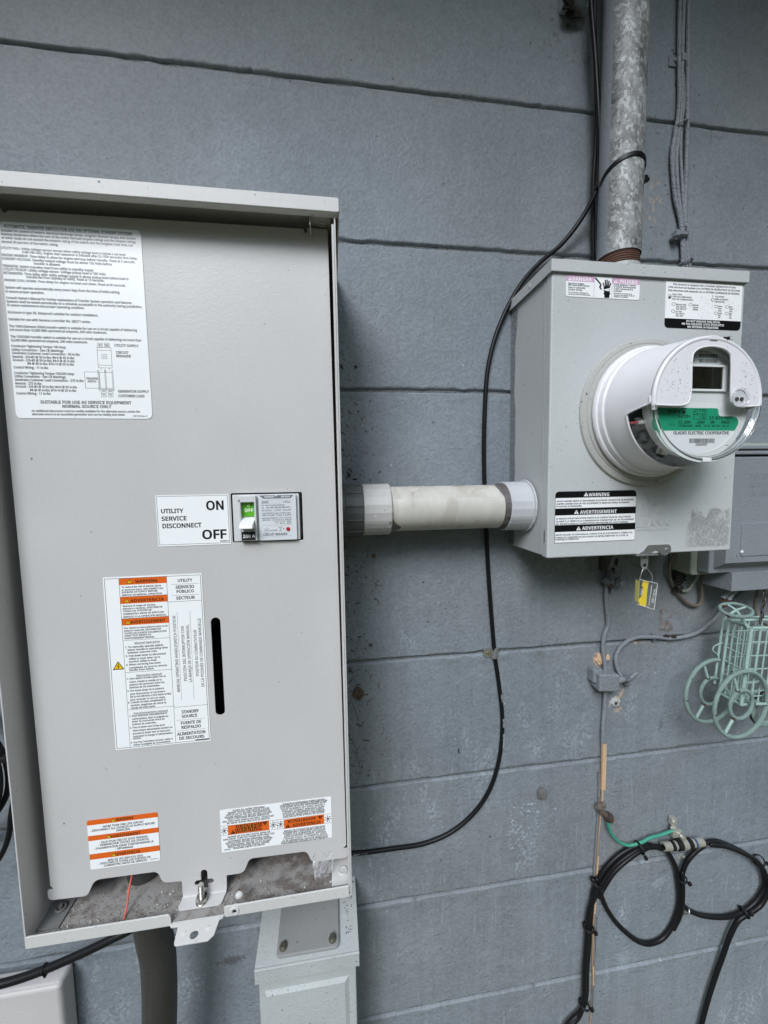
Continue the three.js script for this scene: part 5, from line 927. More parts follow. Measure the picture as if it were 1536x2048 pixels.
// ---------------------------------------------------------------- horizontal pipe between the two boxes
{
  const t = thing('pvc_conduit', 'horizontal grey plastic pipe joining the cabinet to the meter box', 'pipe', [0.14, -0.0378, 0.05]);
  const Y = -0.0378, Z = 0.05, ring = (p, m, n, l) => part(n, lathe(p, [0, Y, Z], 'x', 144), m, t, l);
  const L = (...a) => a; // lathe heights run along +x
  ring([[0.0302, 0.0395], [0.0345, 0.0395], [0.0349, 0.038], [0.0349, 0.0175], [0.0365, 0.0165], [0.0365, 0.0118], [0.02, 0.0118]], M.pvcDark, 'male_adapter', 'dark grey threaded adapter against the cabinet');
  const ribs = []; for (let i = 0; i < 12; i++) { const a = i / 12 * 6.283 + 0.2; ribs.push(cyl([0.018, Y + 0.0352 * Math.sin(a), Z + 0.0352 * Math.cos(a)], [0.0385, Y + 0.0352 * Math.sin(a), Z + 0.0352 * Math.cos(a)], 0.0009, 0.0009, 8)); } part('rib', ribs, M.pvcDark, t);
  ring([[0.0302, 0.0762], [0.0335, 0.0765], [0.0345, 0.0752], [0.0345, 0.0412], [0.0337, 0.0402], [0.0302, 0.0402]], M.pvc, 'coupling');
  part('screw_head', lathe([[0.0001, 0.0008], [0.0016, 0.0007], [0.0028, 0]], [0.0535, Y - 0.0062, Z + 0.0336], 'z', 20), M.pvc, t);
  { // the pipe: dark primer at both ends, ragged where the grey paint stopped
    const N = 1024, H = 512, mp = dataTex(N, H, (i, j) => { const x = 0.0755 + i / N * 0.1695, a = j / H, w = fbm(x * 120, a * 14 + 2, 301, 3);
      const phi = a * 6.283 + 0.5, sn = Math.sin(phi), dn = Math.atan2(Math.sin(phi + 0.9), Math.cos(phi + 0.9)); // height round the pipe; angle from the lower front
      const le = 0.0768 + 0.001 * w + 0.0125 * Math.exp(-((dn / 0.3) ** 2)) * (0.8 + 0.4 * w), re = 0.2335 - 0.0105 * sstep(0.05, 0.95, sn) - 0.003 * sstep(0.1, 0.9, -sn) + 0.003 * (w - 0.5);
      const d = x < le || x > re ? 1 : 0; const scr = fbm(i / 30, j / 4, 303, 3), fl = noise(i / 2, j / 2, 304) > 0.985 ? 0.4 : 1, sm = fbm(i / 70, j / 60, 305, 3);
      const gr = clamp(sstep(0.46, 0.66, fbm(i / 120 + 3, j / 110, 306, 4)) * (0.35 + 0.5 * noise(i / 3, j / 3, 307)) * 0.5 + 0.4 * sstep(0.62, 0.8, fbm(i / 60, j / 22, 309, 4)) * sstep(0.2, 0.9, Math.abs(sn))), c = d ? [0.13, 0.125, 0.12] : [0.54, 0.52, 0.47].map((q, e) => (q + ([0.3, 0.26, 0.2][e] - q) * gr) * (0.9 + 0.2 * sm)); return c.map(q => l2s(clamp(q * fl * (0.99 + 0.02 * scr)))); }, { srgb: true });
    mp.wrapS = THREE.ClampToEdgeWrapping;
    const g = new THREE.CylinderGeometry(0.0303, 0.0303, 0.1695, 96, 1, true); const uv = g.attributes.uv; for (let i = 0; i < uv.count; i++) { const a = uv.getX(i), b = uv.getY(i); uv.setXY(i, 1 - b, a); } g.rotateZ(Math.PI / 2); g.rotateX(-0.5); g.translate(0.0755 + 0.08475, Y, Z); part('pipe', g, std([1, 1, 1], 0.45, { map: mp }), t);
    const ep = []; }
  ring([[0.0303, 0.2372], [0.033, 0.2372], [0.0342, 0.2385], [0.0342, 0.2688], [0.0366, 0.2694], [0.037, 0.2712], [0.0303, 0.2716]], std([0.52, 0.53, 0.55], 0.45, { map: gMid }), 'coupling');
  part('glue_ring', lathe([[0.0304, 0.2295], [0.0322, 0.232], [0.0328, 0.2372], [0.0303, 0.2374]], [0, Y, Z], 'x', 72), std([0.1, 0.09, 0.085], 0.6, { map: gDirty }), t);
}
// ---------------------------------------------------------------- long black cable from the top of the wall to the cabinet
{
  const t = thing('black_cable', 'thin black cable dropping from the conduit and curving to the cabinet foot', 'cable', [0.25, -0.1, 0.01]);
  part('jacket', tube([[0.3590, 0.95, 0.030], [0.3650, 0.75, 0.030], [0.3700, 0.652, 0.030], [0.3789, 0.579, 0.030], [0.3872, 0.484, 0.031], [0.3874, 0.43, 0.033], [0.3848, 0.41, 0.034], [0.372, 0.379, 0.022], [0.3459, 0.3444, 0.012], [0.3115, 0.3158, 0.008], [0.2825, 0.2830, 0.007], [0.2525, 0.2270, 0.006], [0.2360, 0.1690, 0.005], [0.2305, 0.0960, 0.005], [0.2300, 0.0217, 0.005], [0.2320, -0.0383, 0.006], [0.2345, -0.0918, 0.006], [0.2380, -0.1475, 0.005], [0.2445, -0.2280, 0.005], [0.2498, -0.2810, 0.0045], [0.2562, -0.3250, 0.005], [0.2622, -0.3760, 0.005], [0.2625, -0.4100, 0.005], [0.2573, -0.4560, 0.005], [0.2432, -0.5010, 0.005], [0.2175, -0.5385, 0.005], [0.1780, -0.5680, 0.005], [0.1330, -0.5815, 0.005], [0.0838, -0.5815, 0.006], [0.0169, -0.5772, 0.008], [-0.03, -0.560, 0.012]], 0.0033, 380), M.black, t);
  // white printing on the jacket
  const pr = []; for (const [s, x, y, r] of [['2026 FT', 0.2596, -0.3420, -1.45], ['90/1000', 0.2632, -0.3830, -1.53], ['WATERPROOF', 0.2640, -0.4085, -1.59]]) { const g = relief(s, 0, 0, 0, 0.0026, 0.0002, 1.1); g.rotateZ(r); g.translate(x - 0.0012, y, 0.0083); pr.push(g); }
  for (let i = 0; i < 12; i++) { const u = i / 12, g = new THREE.BoxGeometry(0.003 + 0.002 * hash(i, 2, 3), 0.0009, 0.0002); g.rotateZ(-0.02); g.translate(0.02 + u * 0.02 , -0.5772 - u * 0.0013, 0.0113); pr.push(g.toNonIndexed()); }
  part('print', pr, std([0.5, 0.5, 0.5], 0.6), t);
  const t2 = thing('dark_cable', 'second dark cable squeezed between black cable and conduit', 'cable', [0.378, 0.6, 0.02]);
  part('jacket', tube([[0.383, 0.95, 0.022], [0.3815, 0.75, 0.022], [0.3815, 0.652, 0.022], [0.3832, 0.579, 0.024], [0.3870, 0.52, 0.024], [0.3885, 0.48, 0.022], [0.389, 0.43, 0.018], [0.395, 0.36, 0.012], [0.40, 0.28, 0.01]], 0.0030, 160), M.blackMatte, t2);
  const c = thing('cable_clip', 'zinc one-hole clip pinning the black cable to the wall', 'clip', [0.2445, -0.274, 0.004]);
  part('plate', [ext(poly([[0.2320, -0.2735, 0.006], [0.2345, -0.2655, 0.004], [0.2470, -0.2655, 0.001], [0.2470, -0.2820, 0.001], [0.2345, -0.2820, 0.004], [0.2312, -0.277, 0.004]]), 0.0006, 0.0018, 0.0003), (() => { const g = new THREE.CylinderGeometry(0.0046, 0.0046, 0.0165, 24, 1, false, -Math.PI * 0.5, Math.PI); g.rotateZ(-0.16); g.translate(0.2494, -0.2742, 0.0042); return metreUV(g); })(), bx(0.2452, 0.2476, -0.2815, -0.2660, 0.001, 0.006, 0.0006)], M.zinc, c);
  part('screw', [lathe([[0.0001, 0.0016], [0.0022, 0.0014], [0.003, 0.0002]], [0.2393, -0.2752, 0.0018], 'z', 24), bx(0.2376, 0.2410, -0.2755, -0.2749, 0.0032, 0.0036, 0), bx(0.2390, 0.2396, -0.2769, -0.2735, 0.0032, 0.0036, 0)], std([0.45, 0.36, 0.16], 0.35, { metalness: 0.9 }), c);
}
// ---------------------------------------------------------------- painted wires to the right of the conduit
{
  const t = thing('painted_wire_bundle', 'bundle of paint-covered wires running up the wall right of the conduit', 'wires', [0.545, 0.5, 0.006]);
  const w = (p, r, z0 = 0.006) => part('wire', tube(p.map(q => [q[0], q[1], q[2] ?? z0]), r), M.bluePaintRough, t);
  w([[0.5460, 0.95], [0.5436, 0.7008], [0.5467, 0.6103], [0.5502, 0.5287], [0.5515, 0.46], [0.5521, 0.4116], [0.5569, 0.3688], [0.5640, 0.3279], [0.569, 0.29], [0.575, 0.24]], 0.0033);
  w([[0.5330, 0.95], [0.5290, 0.6989], [0.5320, 0.6128], [0.5345, 0.5600], [0.5310, 0.5210], [0.5260, 0.4926], [0.5290, 0.4600], [0.5350, 0.4250], [0.5450, 0.3945], [0.5500, 0.3600], [0.5530, 0.3293], [0.556, 0.28], [0.56, 0.24]], 0.0028);
  w([[0.5400, 0.95], [0.5345, 0.6989], [0.5360, 0.6128], [0.5380, 0.5500], [0.5345, 0.5100], [0.5330, 0.4800], [0.5390, 0.4300], [0.5455, 0.4000], [0.5500, 0.3700], [0.5580, 0.3293], [0.562, 0.28], [0.566, 0.24]], 0.0028, 0.007);
  w([[0.5395, 0.60], [0.5425, 0.56], [0.5400, 0.53], [0.5400, 0.5], [0.5440, 0.46], [0.5490, 0.42], [0.553, 0.39]], 0.0024, 0.006);
  w([[0.5360, 0.545], [0.5310, 0.522], [0.5310, 0.49], [0.5350, 0.455], [0.5400, 0.425], [0.5470, 0.40]], 0.0030, 0.005);
  part('cable_tie', [bx(0.5330, 0.5545, 0.3690, 0.3735, 0.003, 0.0145, 0.0008), bx(0.5300, 0.5365, 0.3660, 0.3745, 0.006, 0.0165, 0.001), bx(0.5505, 0.554, 0.3740, 0.3845, 0.009, 0.0135, 0.0006)], M.bluePaintRough, t);
  part('cable_tie', tube([[0.5300, 0.5270, 0.006], [0.5330, 0.5290, 0.0125], [0.5400, 0.5320, 0.0135], [0.5455, 0.5350, 0.011], [0.548, 0.536, 0.006]], 0.0012), M.bluePaintRough, t);
  part('cable_tie', tube([[0.5475, 0.3300, 0.006], [0.5510, 0.3320, 0.0125], [0.5580, 0.3350, 0.0135], [0.5645, 0.3365, 0.0115], [0.568, 0.336, 0.006]], 0.0014), M.bluePaintRough, t);
  const q = thing('square_strap_end', 'square painted metal strap end bolted beside the wire bundle', 'bracket', [0.528, 0.62, 0.002]);
  part('plate', [bx(0.5190, 0.5330, 0.6150, 0.6285, 0.0, 0.0022, 0.0006), bx(0.5330, 0.541, 0.6165, 0.627, 0.0, 0.0105, 0.001)], M.bluePaintRough, q);
  part('bolt', lathe([[0.0001, 0.0030], [0.0022, 0.0027], [0.0034, 0.0012], [0.0036, 0]], [0.5285, 0.6230, 0.0020], 'z', 24), M.bluePaint, q);
  const b = thing('strap_bracket', 'dirty angle bracket on the wall at the top edge beside the conduit', 'bracket', [0.357, 0.672, 0.012]);
  part('plate', [bx(0.3400, 0.3720, 0.6620, 0.700, 0.0, 0.024, 0.002), bx(0.3720, 0.3790, 0.664, 0.695, 0.0, 0.012, 0.001)], std([0.3, 0.33, 0.36], 0.6, { map: gDirty }), b);
  part('bolt', [hex([0.3500, 0.684, 0.026], 0.0048, 0.005, 'z'), lathe([[0.0001, 0.0015], [0.008, 0.001], [0.0085, 0]], [0.350, 0.684, 0.024], 'z', 24)], M.bluePaintRough, b);
  part('web_dirt', [lump([0.346, 0.6585, 0.016], 0.008, 2, [1.1, 0.7, 0.6], 0.7), lump([0.358, 0.6555, 0.010], 0.008, 5, [1.3, 0.5, 0.5], 0.7)], std([0.05, 0.045, 0.03], 0.95, { bumpMap: peel, bumpScale: 0.003 }), b, 'dark clot of dirt and web under the bracket');
}
// ---------------------------------------------------------------- telephone box at the right edge
{
  const t = thing('telephone_box', 'blue-grey painted telephone interface box partly hidden behind the meter box', 'telephone box', [0.66, -0.178, 0]);
  part('back_plate', ext(poly([[0.5570, -0.1560, 0.007], [0.80, -0.1560, 0.004], [0.80, 0.05, 0.004], [0.5570, 0.05, 0.007]]), 0.0, 0.040, 0.002), M.paleGreen, t, 'unpainted pale green backing plate');
  part('base', bx(0.5672, 0.79, -0.1490, 0.044, 0.040, 0.060, 0.002), M.bluePaint, t);
  part('lower_box', bx(0.6045, 0.785, -0.1778, -0.1480, 0.006, 0.0640, 0.0012), M.bluePaint, t);
  const lid = part('lid', [ext(rect(0.5742, 0.79, -0.1415, 0.030, 0.002), 0.0595, 0.061, 0.0005), frustum([0.5744, 0.79, -0.1412, 0.030], [0.5752, 0.785, -0.1295, 0.0215], 0.060, 0.0770), bx(0.575, 0.785, 0.0215, 0.0270, 0.062, 0.0765, 0.0015), bx(0.575, 0.785, 0.0305, 0.0360, 0.060, 0.0740, 0.0015), bx(0.570, 0.787, 0.0385, 0.0440, 0.058, 0.0700, 0.0015)], M.bluePaint, t);
  part('door', ext(poly([[0.5990, -0.1200, 0.005], [0.785, -0.1200, 0.002], [0.785, -0.0705, 0.002], [0.5990, -0.0705, 0.004]]), 0.0765, 0.0782, 0.0004), M.bluePaint, lid);
  part('screw', lathe([[0.0001, 0.0012], [0.0018, 0.001], [0.0026, 0]], [0.6015, -0.1130, 0.0780], 'z', 20), M.white, lid);
  const L = (s, y, w, x = 0.6085) => { const g = relief(s, 0, 0, 0, 0.0066, 0.00055, w); g.translate(x, y, 0.0768); return g; };
  part('raised_lettering', [L('TELEPHONE', -0.0050, 1.35), L('NETWORK', -0.0180, 1.35), L('INTERFACE', -0.0305, 1.35), L('SIECOR', -0.1268, 0.95, 0.5805)], M.bluePaint, lid);
}
function frustum(a, b, z0, z1) { // a, b = [x0, x1, y0, y1] at z0 and z1
  const q = (r, z) => [[r[0], r[2], z], [r[1], r[2], z], [r[1], r[3], z], [r[0], r[3], z]], A = q(a, z0), B = q(b, z1), P = [], f = (p, s, t, u) => { for (const v of [p, s, t, p, t, u]) P.push(...v); };
  f(...B); for (let i = 0; i < 4; i++) { const j = (i + 1) % 4; f(A[i], A[j], B[j], B[i]); }
  const g = new THREE.BufferGeometry(); g.setAttribute('position', new THREE.Float32BufferAttribute(P, 3)); g.computeVertexNormals(); return metreUV(g);
}
// ---------------------------------------------------------------- ground wires, clamps and anchors under the meter box
{
  const t = thing('ground_wire', 'paint-covered ground wire dropping from under the meter box', 'wire', [0.44, -0.2, 0.005]);
  part('wire', tube([[0.452, -0.095, 0.02], [0.4475, -0.115, 0.014], [0.4425, -0.1322, 0.012], [0.4385, -0.1637, 0.009], [0.4380, -0.1932, 0.007], [0.4420, -0.2207, 0.006], [0.4435, -0.2407, 0.006], [0.4375, -0.2600, 0.006], [0.4362, -0.2802, 0.006], [0.4385, -0.3007, 0.007], [0.4400, -0.3212, 0.008], [0.4410, -0.345, 0.008], [0.4420, -0.3841, 0.006], [0.4405, -0.4178, 0.006], [0.4412, -0.4500, 0.006]], 0.0036, 160), M.bluePaintRough, t);
  part('wire', tube([[0.457, -0.095, 0.016], [0.450, -0.125, 0.012], [0.4455, -0.150, 0.010], [0.443, -0.172, 0.008], [0.4405, -0.19, 0.006]], 0.0028), M.bluePaintRough, t);
  const tan = thing('bare_strip', 'tan unpainted flat wire running down the wall from the painted one', 'wire', [0.44, -0.7, 0.004]);
  part('strip', ribbon([[0.4412, -0.4440, 0.0085], [0.4430, -0.4900, 0.007], [0.4436, -0.5290, 0.006]], [1, 0, 0], 0.0070, 0.004), M.tan, tan);
  part('strip', ribbon([[0.4441, -0.529, 0.005], [0.4437, -0.545, 0.004], [0.4435, -0.56, 0.004], [0.4415, -0.60, 0.004], [0.4400, -0.645, 0.004], [0.4385, -0.68, 0.004], [0.4372, -0.72, 0.004], [0.4362, -0.76, 0.004], [0.4359, -0.80, 0.004], [0.4362, -0.85, 0.004], [0.4385, -0.90, 0.004], [0.4370, -0.95, 0.004], [0.434, -1.02, 0.004], [0.432, -1.2, 0.004]], [1, 0, 0], 0.0024, 0.003), M.tan, tan);
  part('paint_flakes', [ribbon([[0.4372, -0.50, 0.003], [0.4385, -0.54, 0.003], [0.437, -0.6, 0.003], [0.434, -0.68, 0.003], [0.433, -0.75, 0.003]], [1, 0, 0], 0.002, 0.003), ribbon([[0.4405, -0.77, 0.005], [0.4400, -0.83, 0.0055], [0.4390, -0.88, 0.005], [0.4405, -0.93, 0.005]], [1, 0, 0], 0.0018, 0.003), ribbon([[0.4440, -0.575, 0.0065], [0.4420, -0.61, 0.006], [0.4402, -0.65, 0.006]], [1, 0, 0], 0.0026, 0.003), ribbon([[0.4365, -0.76, 0.006], [0.4362, -0.80, 0.006], [0.4366, -0.86, 0.006]], [1, 0, 0], 0.0016, 0.003), ribbon([[0.4378, -0.90, 0.006], [0.4372, -0.95, 0.006], [0.435, -1.02, 0.006]], [1, 0, 0], 0.0022, 0.003)], M.bluePaintRough, tan);
  part('bare_patch', [lump([0.4325, -0.3010, 0.002], 0.0065, 4, [0.8, 1.2, 0.3], 0.9), lump([0.4425, -0.2945, 0.010], 0.0034, 6, [0.8, 1.2, 0.3], 0.8)], M.tan, tan);

  const c = thing('ground_clamp', 'rusty bolted clamp on the ground wire below the meter box', 'clamp', [0.44, -0.163, 0.01]);
  part('saddle', [lump([0.4335, -0.1650, 0.012], 0.0075, 3, [1, 0.9, 1], 0.35), lump([0.4395, -0.158, 0.014], 0.006, 9, [0.8, 1.6, 0.9], 0.3), bx(0.4405, 0.4580, -0.1745, -0.1605, 0.004, 0.012, 0.002)], M.bluePaintRough, c);
  part('bolt', [hex([0.4545, -0.1680, 0.014], 0.0075, 0.008, 'z'), cyl([0.4545, -0.168, 0.014], [0.4545, -0.168, 0.022], 0.0045, 0.0045, 16)], M.bluePaint, c);
  part('rust_crust', [lump([0.4385, -0.172, 0.016], 0.004, 5, [0.8, 1.4, 0.7], 0.6), lump([0.4425, -0.150, 0.015], 0.0035, 8, [0.7, 1.4, 0.7], 0.6), lump([0.4465, -0.135, 0.017], 0.003, 11, [0.8, 2, 0.6], 0.6), lump([0.440, -0.182, 0.012], 0.002, 12, [0.6, 2.2, 0.7], 0.5)], std([0.035, 0.03, 0.026], 0.8), c);
  const stem = thing('stub_bracket', 'small painted stub sticking out under the meter box front', 'bracket', [0.43, -0.128, 0.02]);
  part('stub', [bx(0.424, 0.436, -0.1255, -0.1215, 0.0, 0.024, 0.001), bx(0.428, 0.434, -0.15, -0.12, 0.0, 0.010, 0.001)], std([0.07, 0.065, 0.055], 0.8, { map: gDirty }), stem);

  const jb = thing('clamp_block', 'painted square connector block on the ground wire', 'connector', [0.436, -0.33, 0.01]);
  part('block', [faceted(), bx(0.4130, 0.4300, -0.3340, -0.3105, 0.0, 0.016, 0.003)], M.bluePaintRough, jb);
  part('stub', [cyl([0.452, -0.3345, 0.013], [0.474, -0.3335, 0.011], 0.0052, 0.0048), lump([0.474, -0.333, 0.011], 0.0062, 7, [1, 1, 1], 0.3), cyl([0.478, -0.338, 0.010], [0.4985, -0.327, 0.007], 0.0030, 0.0024), lump([0.4795, -0.3425, 0.009], 0.004, 3, [1, 1, 0.7], 0.6)], M.bluePaintRough, jb);
  function faceted() { const g = new RoundedBoxGeometry(0.036, 0.028, 0.024, 3, 0.0025); const p = g.attributes.position; for (let i = 0; i < p.count; i++) { const k = 0.0011; p.setXYZ(i, p.getX(i) + k * (noise(p.getX(i) * 300, p.getY(i) * 300, 5) - 0.5), p.getY(i) + 0.10 * -p.getX(i) + k * (noise(p.getY(i) * 300, p.getZ(i) * 300, 6) - 0.5), p.getZ(i)); } g.computeVertexNormals(); g.translate(0.4360, -0.3310, 0.0125); return metreUV(g); }
  const p3 = thing('painted_side_wire', 'paint-covered wire curving along the wall from telephone box to connector block', 'wire', [0.56, -0.27, 0.005]);
  part('wire', tube([[0.6900, -0.196, 0.012], [0.6755, -0.2120, 0.009], [0.6590, -0.2266, 0.007], [0.6400, -0.2487, 0.005], [0.6095, -0.2674, 0.005], [0.5644, -0.2732, 0.005], [0.5251, -0.2678, 0.005], [0.4922, -0.2680, 0.005], [0.4709, -0.2791, 0.005], [0.4607, -0.2973, 0.005], [0.4613, -0.3126, 0.007], [0.4680, -0.3312, 0.010]], 0.0033, 140), M.bluePaintRough, p3);
  part('staple', torus([0.5300, -0.2705, 0.0], 0.0062, 0.0016, [1, 0.1, 0], 28), M.bluePaintRough, p3);
  part('grit_crust', [lump([0.552, -0.2685, 0.006], 0.0035, 3, [1.6, 0.8, 0.5], 0.7), lump([0.566, -0.2700, 0.007], 0.0032, 5, [1.4, 0.9, 0.5], 0.7)], M.darkRust, p3);
  const an = thing('wall_anchor', 'pale round plug hole left in the wall below the connector block', 'wall plug', [0.4649, -0.3797, 0.001]);
  part('collar', [lathe([[0.0030, 0.0034], [0.0048, 0.0038], [0.0062, 0.0026], [0.0075, 0.0004]], [0.4649, -0.3797, 0.0006], 'z', 28)], std([0.5, 0.51, 0.5], 0.7, { map: gDirty, bumpMap: peel, bumpScale: 0.002 }), an);
  part('hole', cyl([0.4649, -0.3797, 0.001], [0.4649, -0.3797, 0.003], 0.0031), M.darkRust, an);
  const lw = (name, lab, pts, r, m) => { const q = thing(name, lab, 'wire', pts[0].map((v, i) => v)); part('wire', tube(pts, r), m, q); return q; };
  lw('brown_loop_wire', 'brown wire looping down beneath the meter box', [[0.5640, -0.098, 0.014], [0.5553, -0.1293, 0.012], [0.5492, -0.1439, 0.010], [0.5500, -0.1600, 0.009], [0.5531, -0.1690, 0.008], [0.5697, -0.1950, 0.007], [0.5903, -0.2140, 0.007], [0.6020, -0.2180, 0.008], [0.6095, -0.2160, 0.009], [0.6124, -0.2051, 0.010], [0.6090, -0.185, 0.012], [0.6047, -0.1691, 0.016], [0.604, -0.15, 0.02]], 0.0024, M.brownWire);
  lw('grey_loop_wire', 'short grey wire loop just under the telephone box', [[0.603, -0.150, 0.018], [0.5964, -0.1712, 0.012], [0.5930, -0.181, 0.010], [0.5889, -0.1885, 0.009], [0.5820, -0.1915, 0.008], [0.5750, -0.1903, 0.007], [0.568, -0.183, 0.007]], 0.0025, std([0.3, 0.31, 0.28], 0.6, { map: gDirty }));
  const rt = thing('dirt_clot', 'black clump of dirt hanging between wires under the meter box', 'dirt', [0.566, -0.15, 0.01]);
  { const l = [cyl([0.5650, -0.10, 0.014], [0.5660, -0.168, 0.012], 0.0048, 0.0055, 14), cyl([0.5735, -0.10, 0.014], [0.5720, -0.150, 0.012], 0.003, 0.003, 12)]; seed = 18; for (let i = 0; i < 60; i++) l.push(lump([0.5668 + rr(-0.008, 0.008), rr(-0.19, -0.155), 0.011 + rr(-0.004, 0.005)], rr(0.001, 0.0032), i, [1, 1, 1], 0.6)); part('clump', l, std([0.016, 0.014, 0.012], 0.7), rt); }
}
// ---------------------------------------------------------------- coax loops lower right
{
  const Z = 0.010, RW = 0.0040;
  const t = thing('cable_loop', 'black coax cable coiled into a loop, left of the pair', 'cable', [0.51, -0.73, Z]);
  part('jacket', tube([[0.36, -1.02, 0.012], [0.385, -0.958, 0.012], [0.410, -0.937, 0.011], [0.4195, -0.915, 0.010], [0.4208, -0.858, 0.010], [0.4235, -0.801, 0.010], [0.4255, -0.745, 0.010], [0.4312, -0.704, 0.010], [0.4484, -0.6737, 0.010], [0.4756, -0.6504, 0.010], [0.5034, -0.6382, 0.011], [0.5262, -0.6361, 0.013], [0.5500, -0.6440, 0.016]], RW, 200), M.black, t);
  part('jacket', tube([[0.352, -1.02, 0.014], [0.378, -0.965, 0.014], [0.4045, -0.943, 0.013], [0.4140, -0.920, 0.012], [0.4150, -0.860, 0.012], [0.4175, -0.800, 0.012], [0.4200, -0.748, 0.012], [0.4300, -0.710, 0.015], [0.4470, -0.683, 0.016], [0.4660, -0.6620, 0.016], [0.4900, -0.6460, 0.016], [0.5130, -0.6390, 0.015], [0.540, -0.640, 0.015], [0.5590, -0.6470, 0.013], [0.5741, -0.6660, 0.010], [0.5890, -0.6950, 0.009], [0.5970, -0.7300, 0.008], [0.6005, -0.7621, 0.008], [0.5955, -0.7901, 0.008], [0.5841, -0.8144, 0.008], [0.5670, -0.8310, 0.008], [0.5434, -0.8350, 0.008], [0.5226, -0.8274, 0.008], [0.4985, -0.8068, 0.008], [0.4745, -0.7794, 0.008], [0.4535, -0.7443, 0.008], [0.4412, -0.7114, 0.009], [0.4340, -0.6880, 0.011]], RW, 380), M.black, t);
  part('jacket', tube([[0.4330, -0.712, 0.018], [0.4430, -0.690, 0.02], [0.4590, -0.668, 0.02], [0.4800, -0.652, 0.02], [0.5057, -0.641, 0.018], [0.5226, -0.639, 0.016]], 0.0036, 80), M.black, t);
  part('jacket', tube([[0.5970, -0.700, 0.014], [0.6010, -0.735, 0.013], [0.6020, -0.765, 0.012], [0.5985, -0.790, 0.011], [0.589, -0.812, 0.010]], 0.0034, 60), M.black, t);
  tieRing([0.5095, -0.637, 0.015], [0.9, 0.25, 0], 0.0095, [0.5130, -0.6465, 0.025], M.blackMatte, t);
  tieRing([0.4300, -0.690, 0.014], [0.45, 0.85, 0], 0.0088, [0.4355, -0.6965, 0.022], M.blackMatte, t);
  tieRing([0.4205, -0.776, 0.011], [0.05, 1, 0], 0.0082, [0.4285, -0.7790, 0.019], M.blackMatte, t);
  tieRing([0.4165, -0.925, 0.011], [0.25, 0.95, 0], 0.0082, [0.4265, -0.9270, 0.018], M.blackMatte, t);
  tieRing([0.5995, -0.714, 0.011], [-0.2, 0.95, 0], 0.0075, [0.6085, -0.7185, 0.018], M.blackMatte, t);
  const r = thing('cable_loop', 'black coax cable coiled into a loop, right of the pair, tail running down', 'cable', [0.69, -0.73, Z]);
  part('jacket', tube([[0.628, -0.6450, 0.017], [0.6425, -0.6500, 0.013], [0.6689, -0.6545, 0.010], [0.7005, -0.6700, 0.009], [0.7328, -0.6900, 0.009], [0.7595, -0.7115, 0.009], [0.7740, -0.7400, 0.009], [0.7765, -0.7640, 0.009], [0.7617, -0.7880, 0.009], [0.7374, -0.8040, 0.009], [0.7063, -0.8100, 0.009], [0.6718, -0.8050, 0.009], [0.6405, -0.7945, 0.009], [0.6217, -0.7835, 0.009], [0.6090, -0.7720, 0.009]], RW, 240), M.black, r);
  part('jacket', tube([[0.63, -0.6475, 0.016], [0.6370, -0.6510, 0.015], [0.6248, -0.6620, 0.013], [0.6090, -0.6790, 0.012], [0.6010, -0.7000, 0.011], [0.6010, -0.725, 0.011], [0.6030, -0.745, 0.010], [0.6045, -0.765, 0.010]], RW, 90), M.black, r);
  part('jacket', tube([[0.650, -0.6520, 0.016], [0.6800, -0.6600, 0.016], [0.7150, -0.6770, 0.016], [0.7460, -0.6980, 0.016], [0.7672, -0.7250, 0.015], [0.7790, -0.7600, 0.014], [0.7660, -0.7900, 0.014], [0.7420, -0.8040, 0.014], [0.7210, -0.8150, 0.013], [0.7070, -0.8420, 0.012], [0.6935, -0.8860, 0.011], [0.6800, -0.9323, 0.010], [0.6670, -0.9786, 0.010], [0.656, -1.03, 0.010], [0.64, -1.12, 0.010]], RW, 240), M.black, r);
  tieRing([0.7570, -0.704, 0.012], [0.8, -0.6, 0], 0.0088, [0.7640, -0.7020, 0.021], M.blackMatte, r);
  tieRing([0.7330, -0.803, 0.012], [0.9, 0.4, 0], 0.0088, [0.7370, -0.7965, 0.021], M.blackMatte, r);
  // connectors in the middle
  const k = thing('coax_coupler', 'nickel coax coupler with black boots joining both cable loops', 'coax connector', [0.592, -0.643, 0.018]);
  const seg = (a, b, rad, m, n = 'sleeve') => part(n, lathe([[rad * 0.7, a], [rad, a + 0.0008], [rad, b - 0.0008], [rad * 0.7, b]], [0, 0, 0], 'x', 28).rotateZ(-0.04).translate(0.5, -0.6365, 0.018), m, k);
  const nick = std([0.6, 0.58, 0.5], 0.35, { metalness: 0.6, map: gMid });
  seg(0.052, 0.067, 0.0068, nick); seg(0.067, 0.0725, 0.0078, M.blackMatte, 'boot'); seg(0.0725, 0.078, 0.0066, nick); seg(0.078, 0.087, 0.0088, M.blackMatte, 'boot'); seg(0.087, 0.0985, 0.0082, nick, 'block'); seg(0.0985, 0.107, 0.0085, M.blackMatte, 'boot'); seg(0.107, 0.1125, 0.0070, nick); seg(0.1125, 0.116, 0.0074, std([0.05, 0.1, 0.2], 0.5), 'blue_band'); seg(0.116, 0.131, 0.0066, nick);
  part('ground_screw', [bx(0.5740, 0.5905, -0.6290, -0.6165, 0.010, 0.016, 0.001), hex([0.5880, -0.6255, 0.020], 0.0042, 0.006, 'z'), lathe([[0.0001, 0.0025], [0.0035, 0.002], [0.0042, 0]], [0.5800, -0.6050, 0.010], 'z', 20), bx(0.5755, 0.5845, -0.612, -0.598, 0.002, 0.010, 0.001), lump([0.5765, -0.6125, 0.012], 0.0035, 3, [1.4, 0.8, 0.8], 0.4), hex([0.5830, -0.6525, 0.0265], 0.0026, 0.003, 'z'), hex([0.5740, -0.6535, 0.0265], 0.0026, 0.003, 'z')], nick, k, 'bare screws of the ground block');
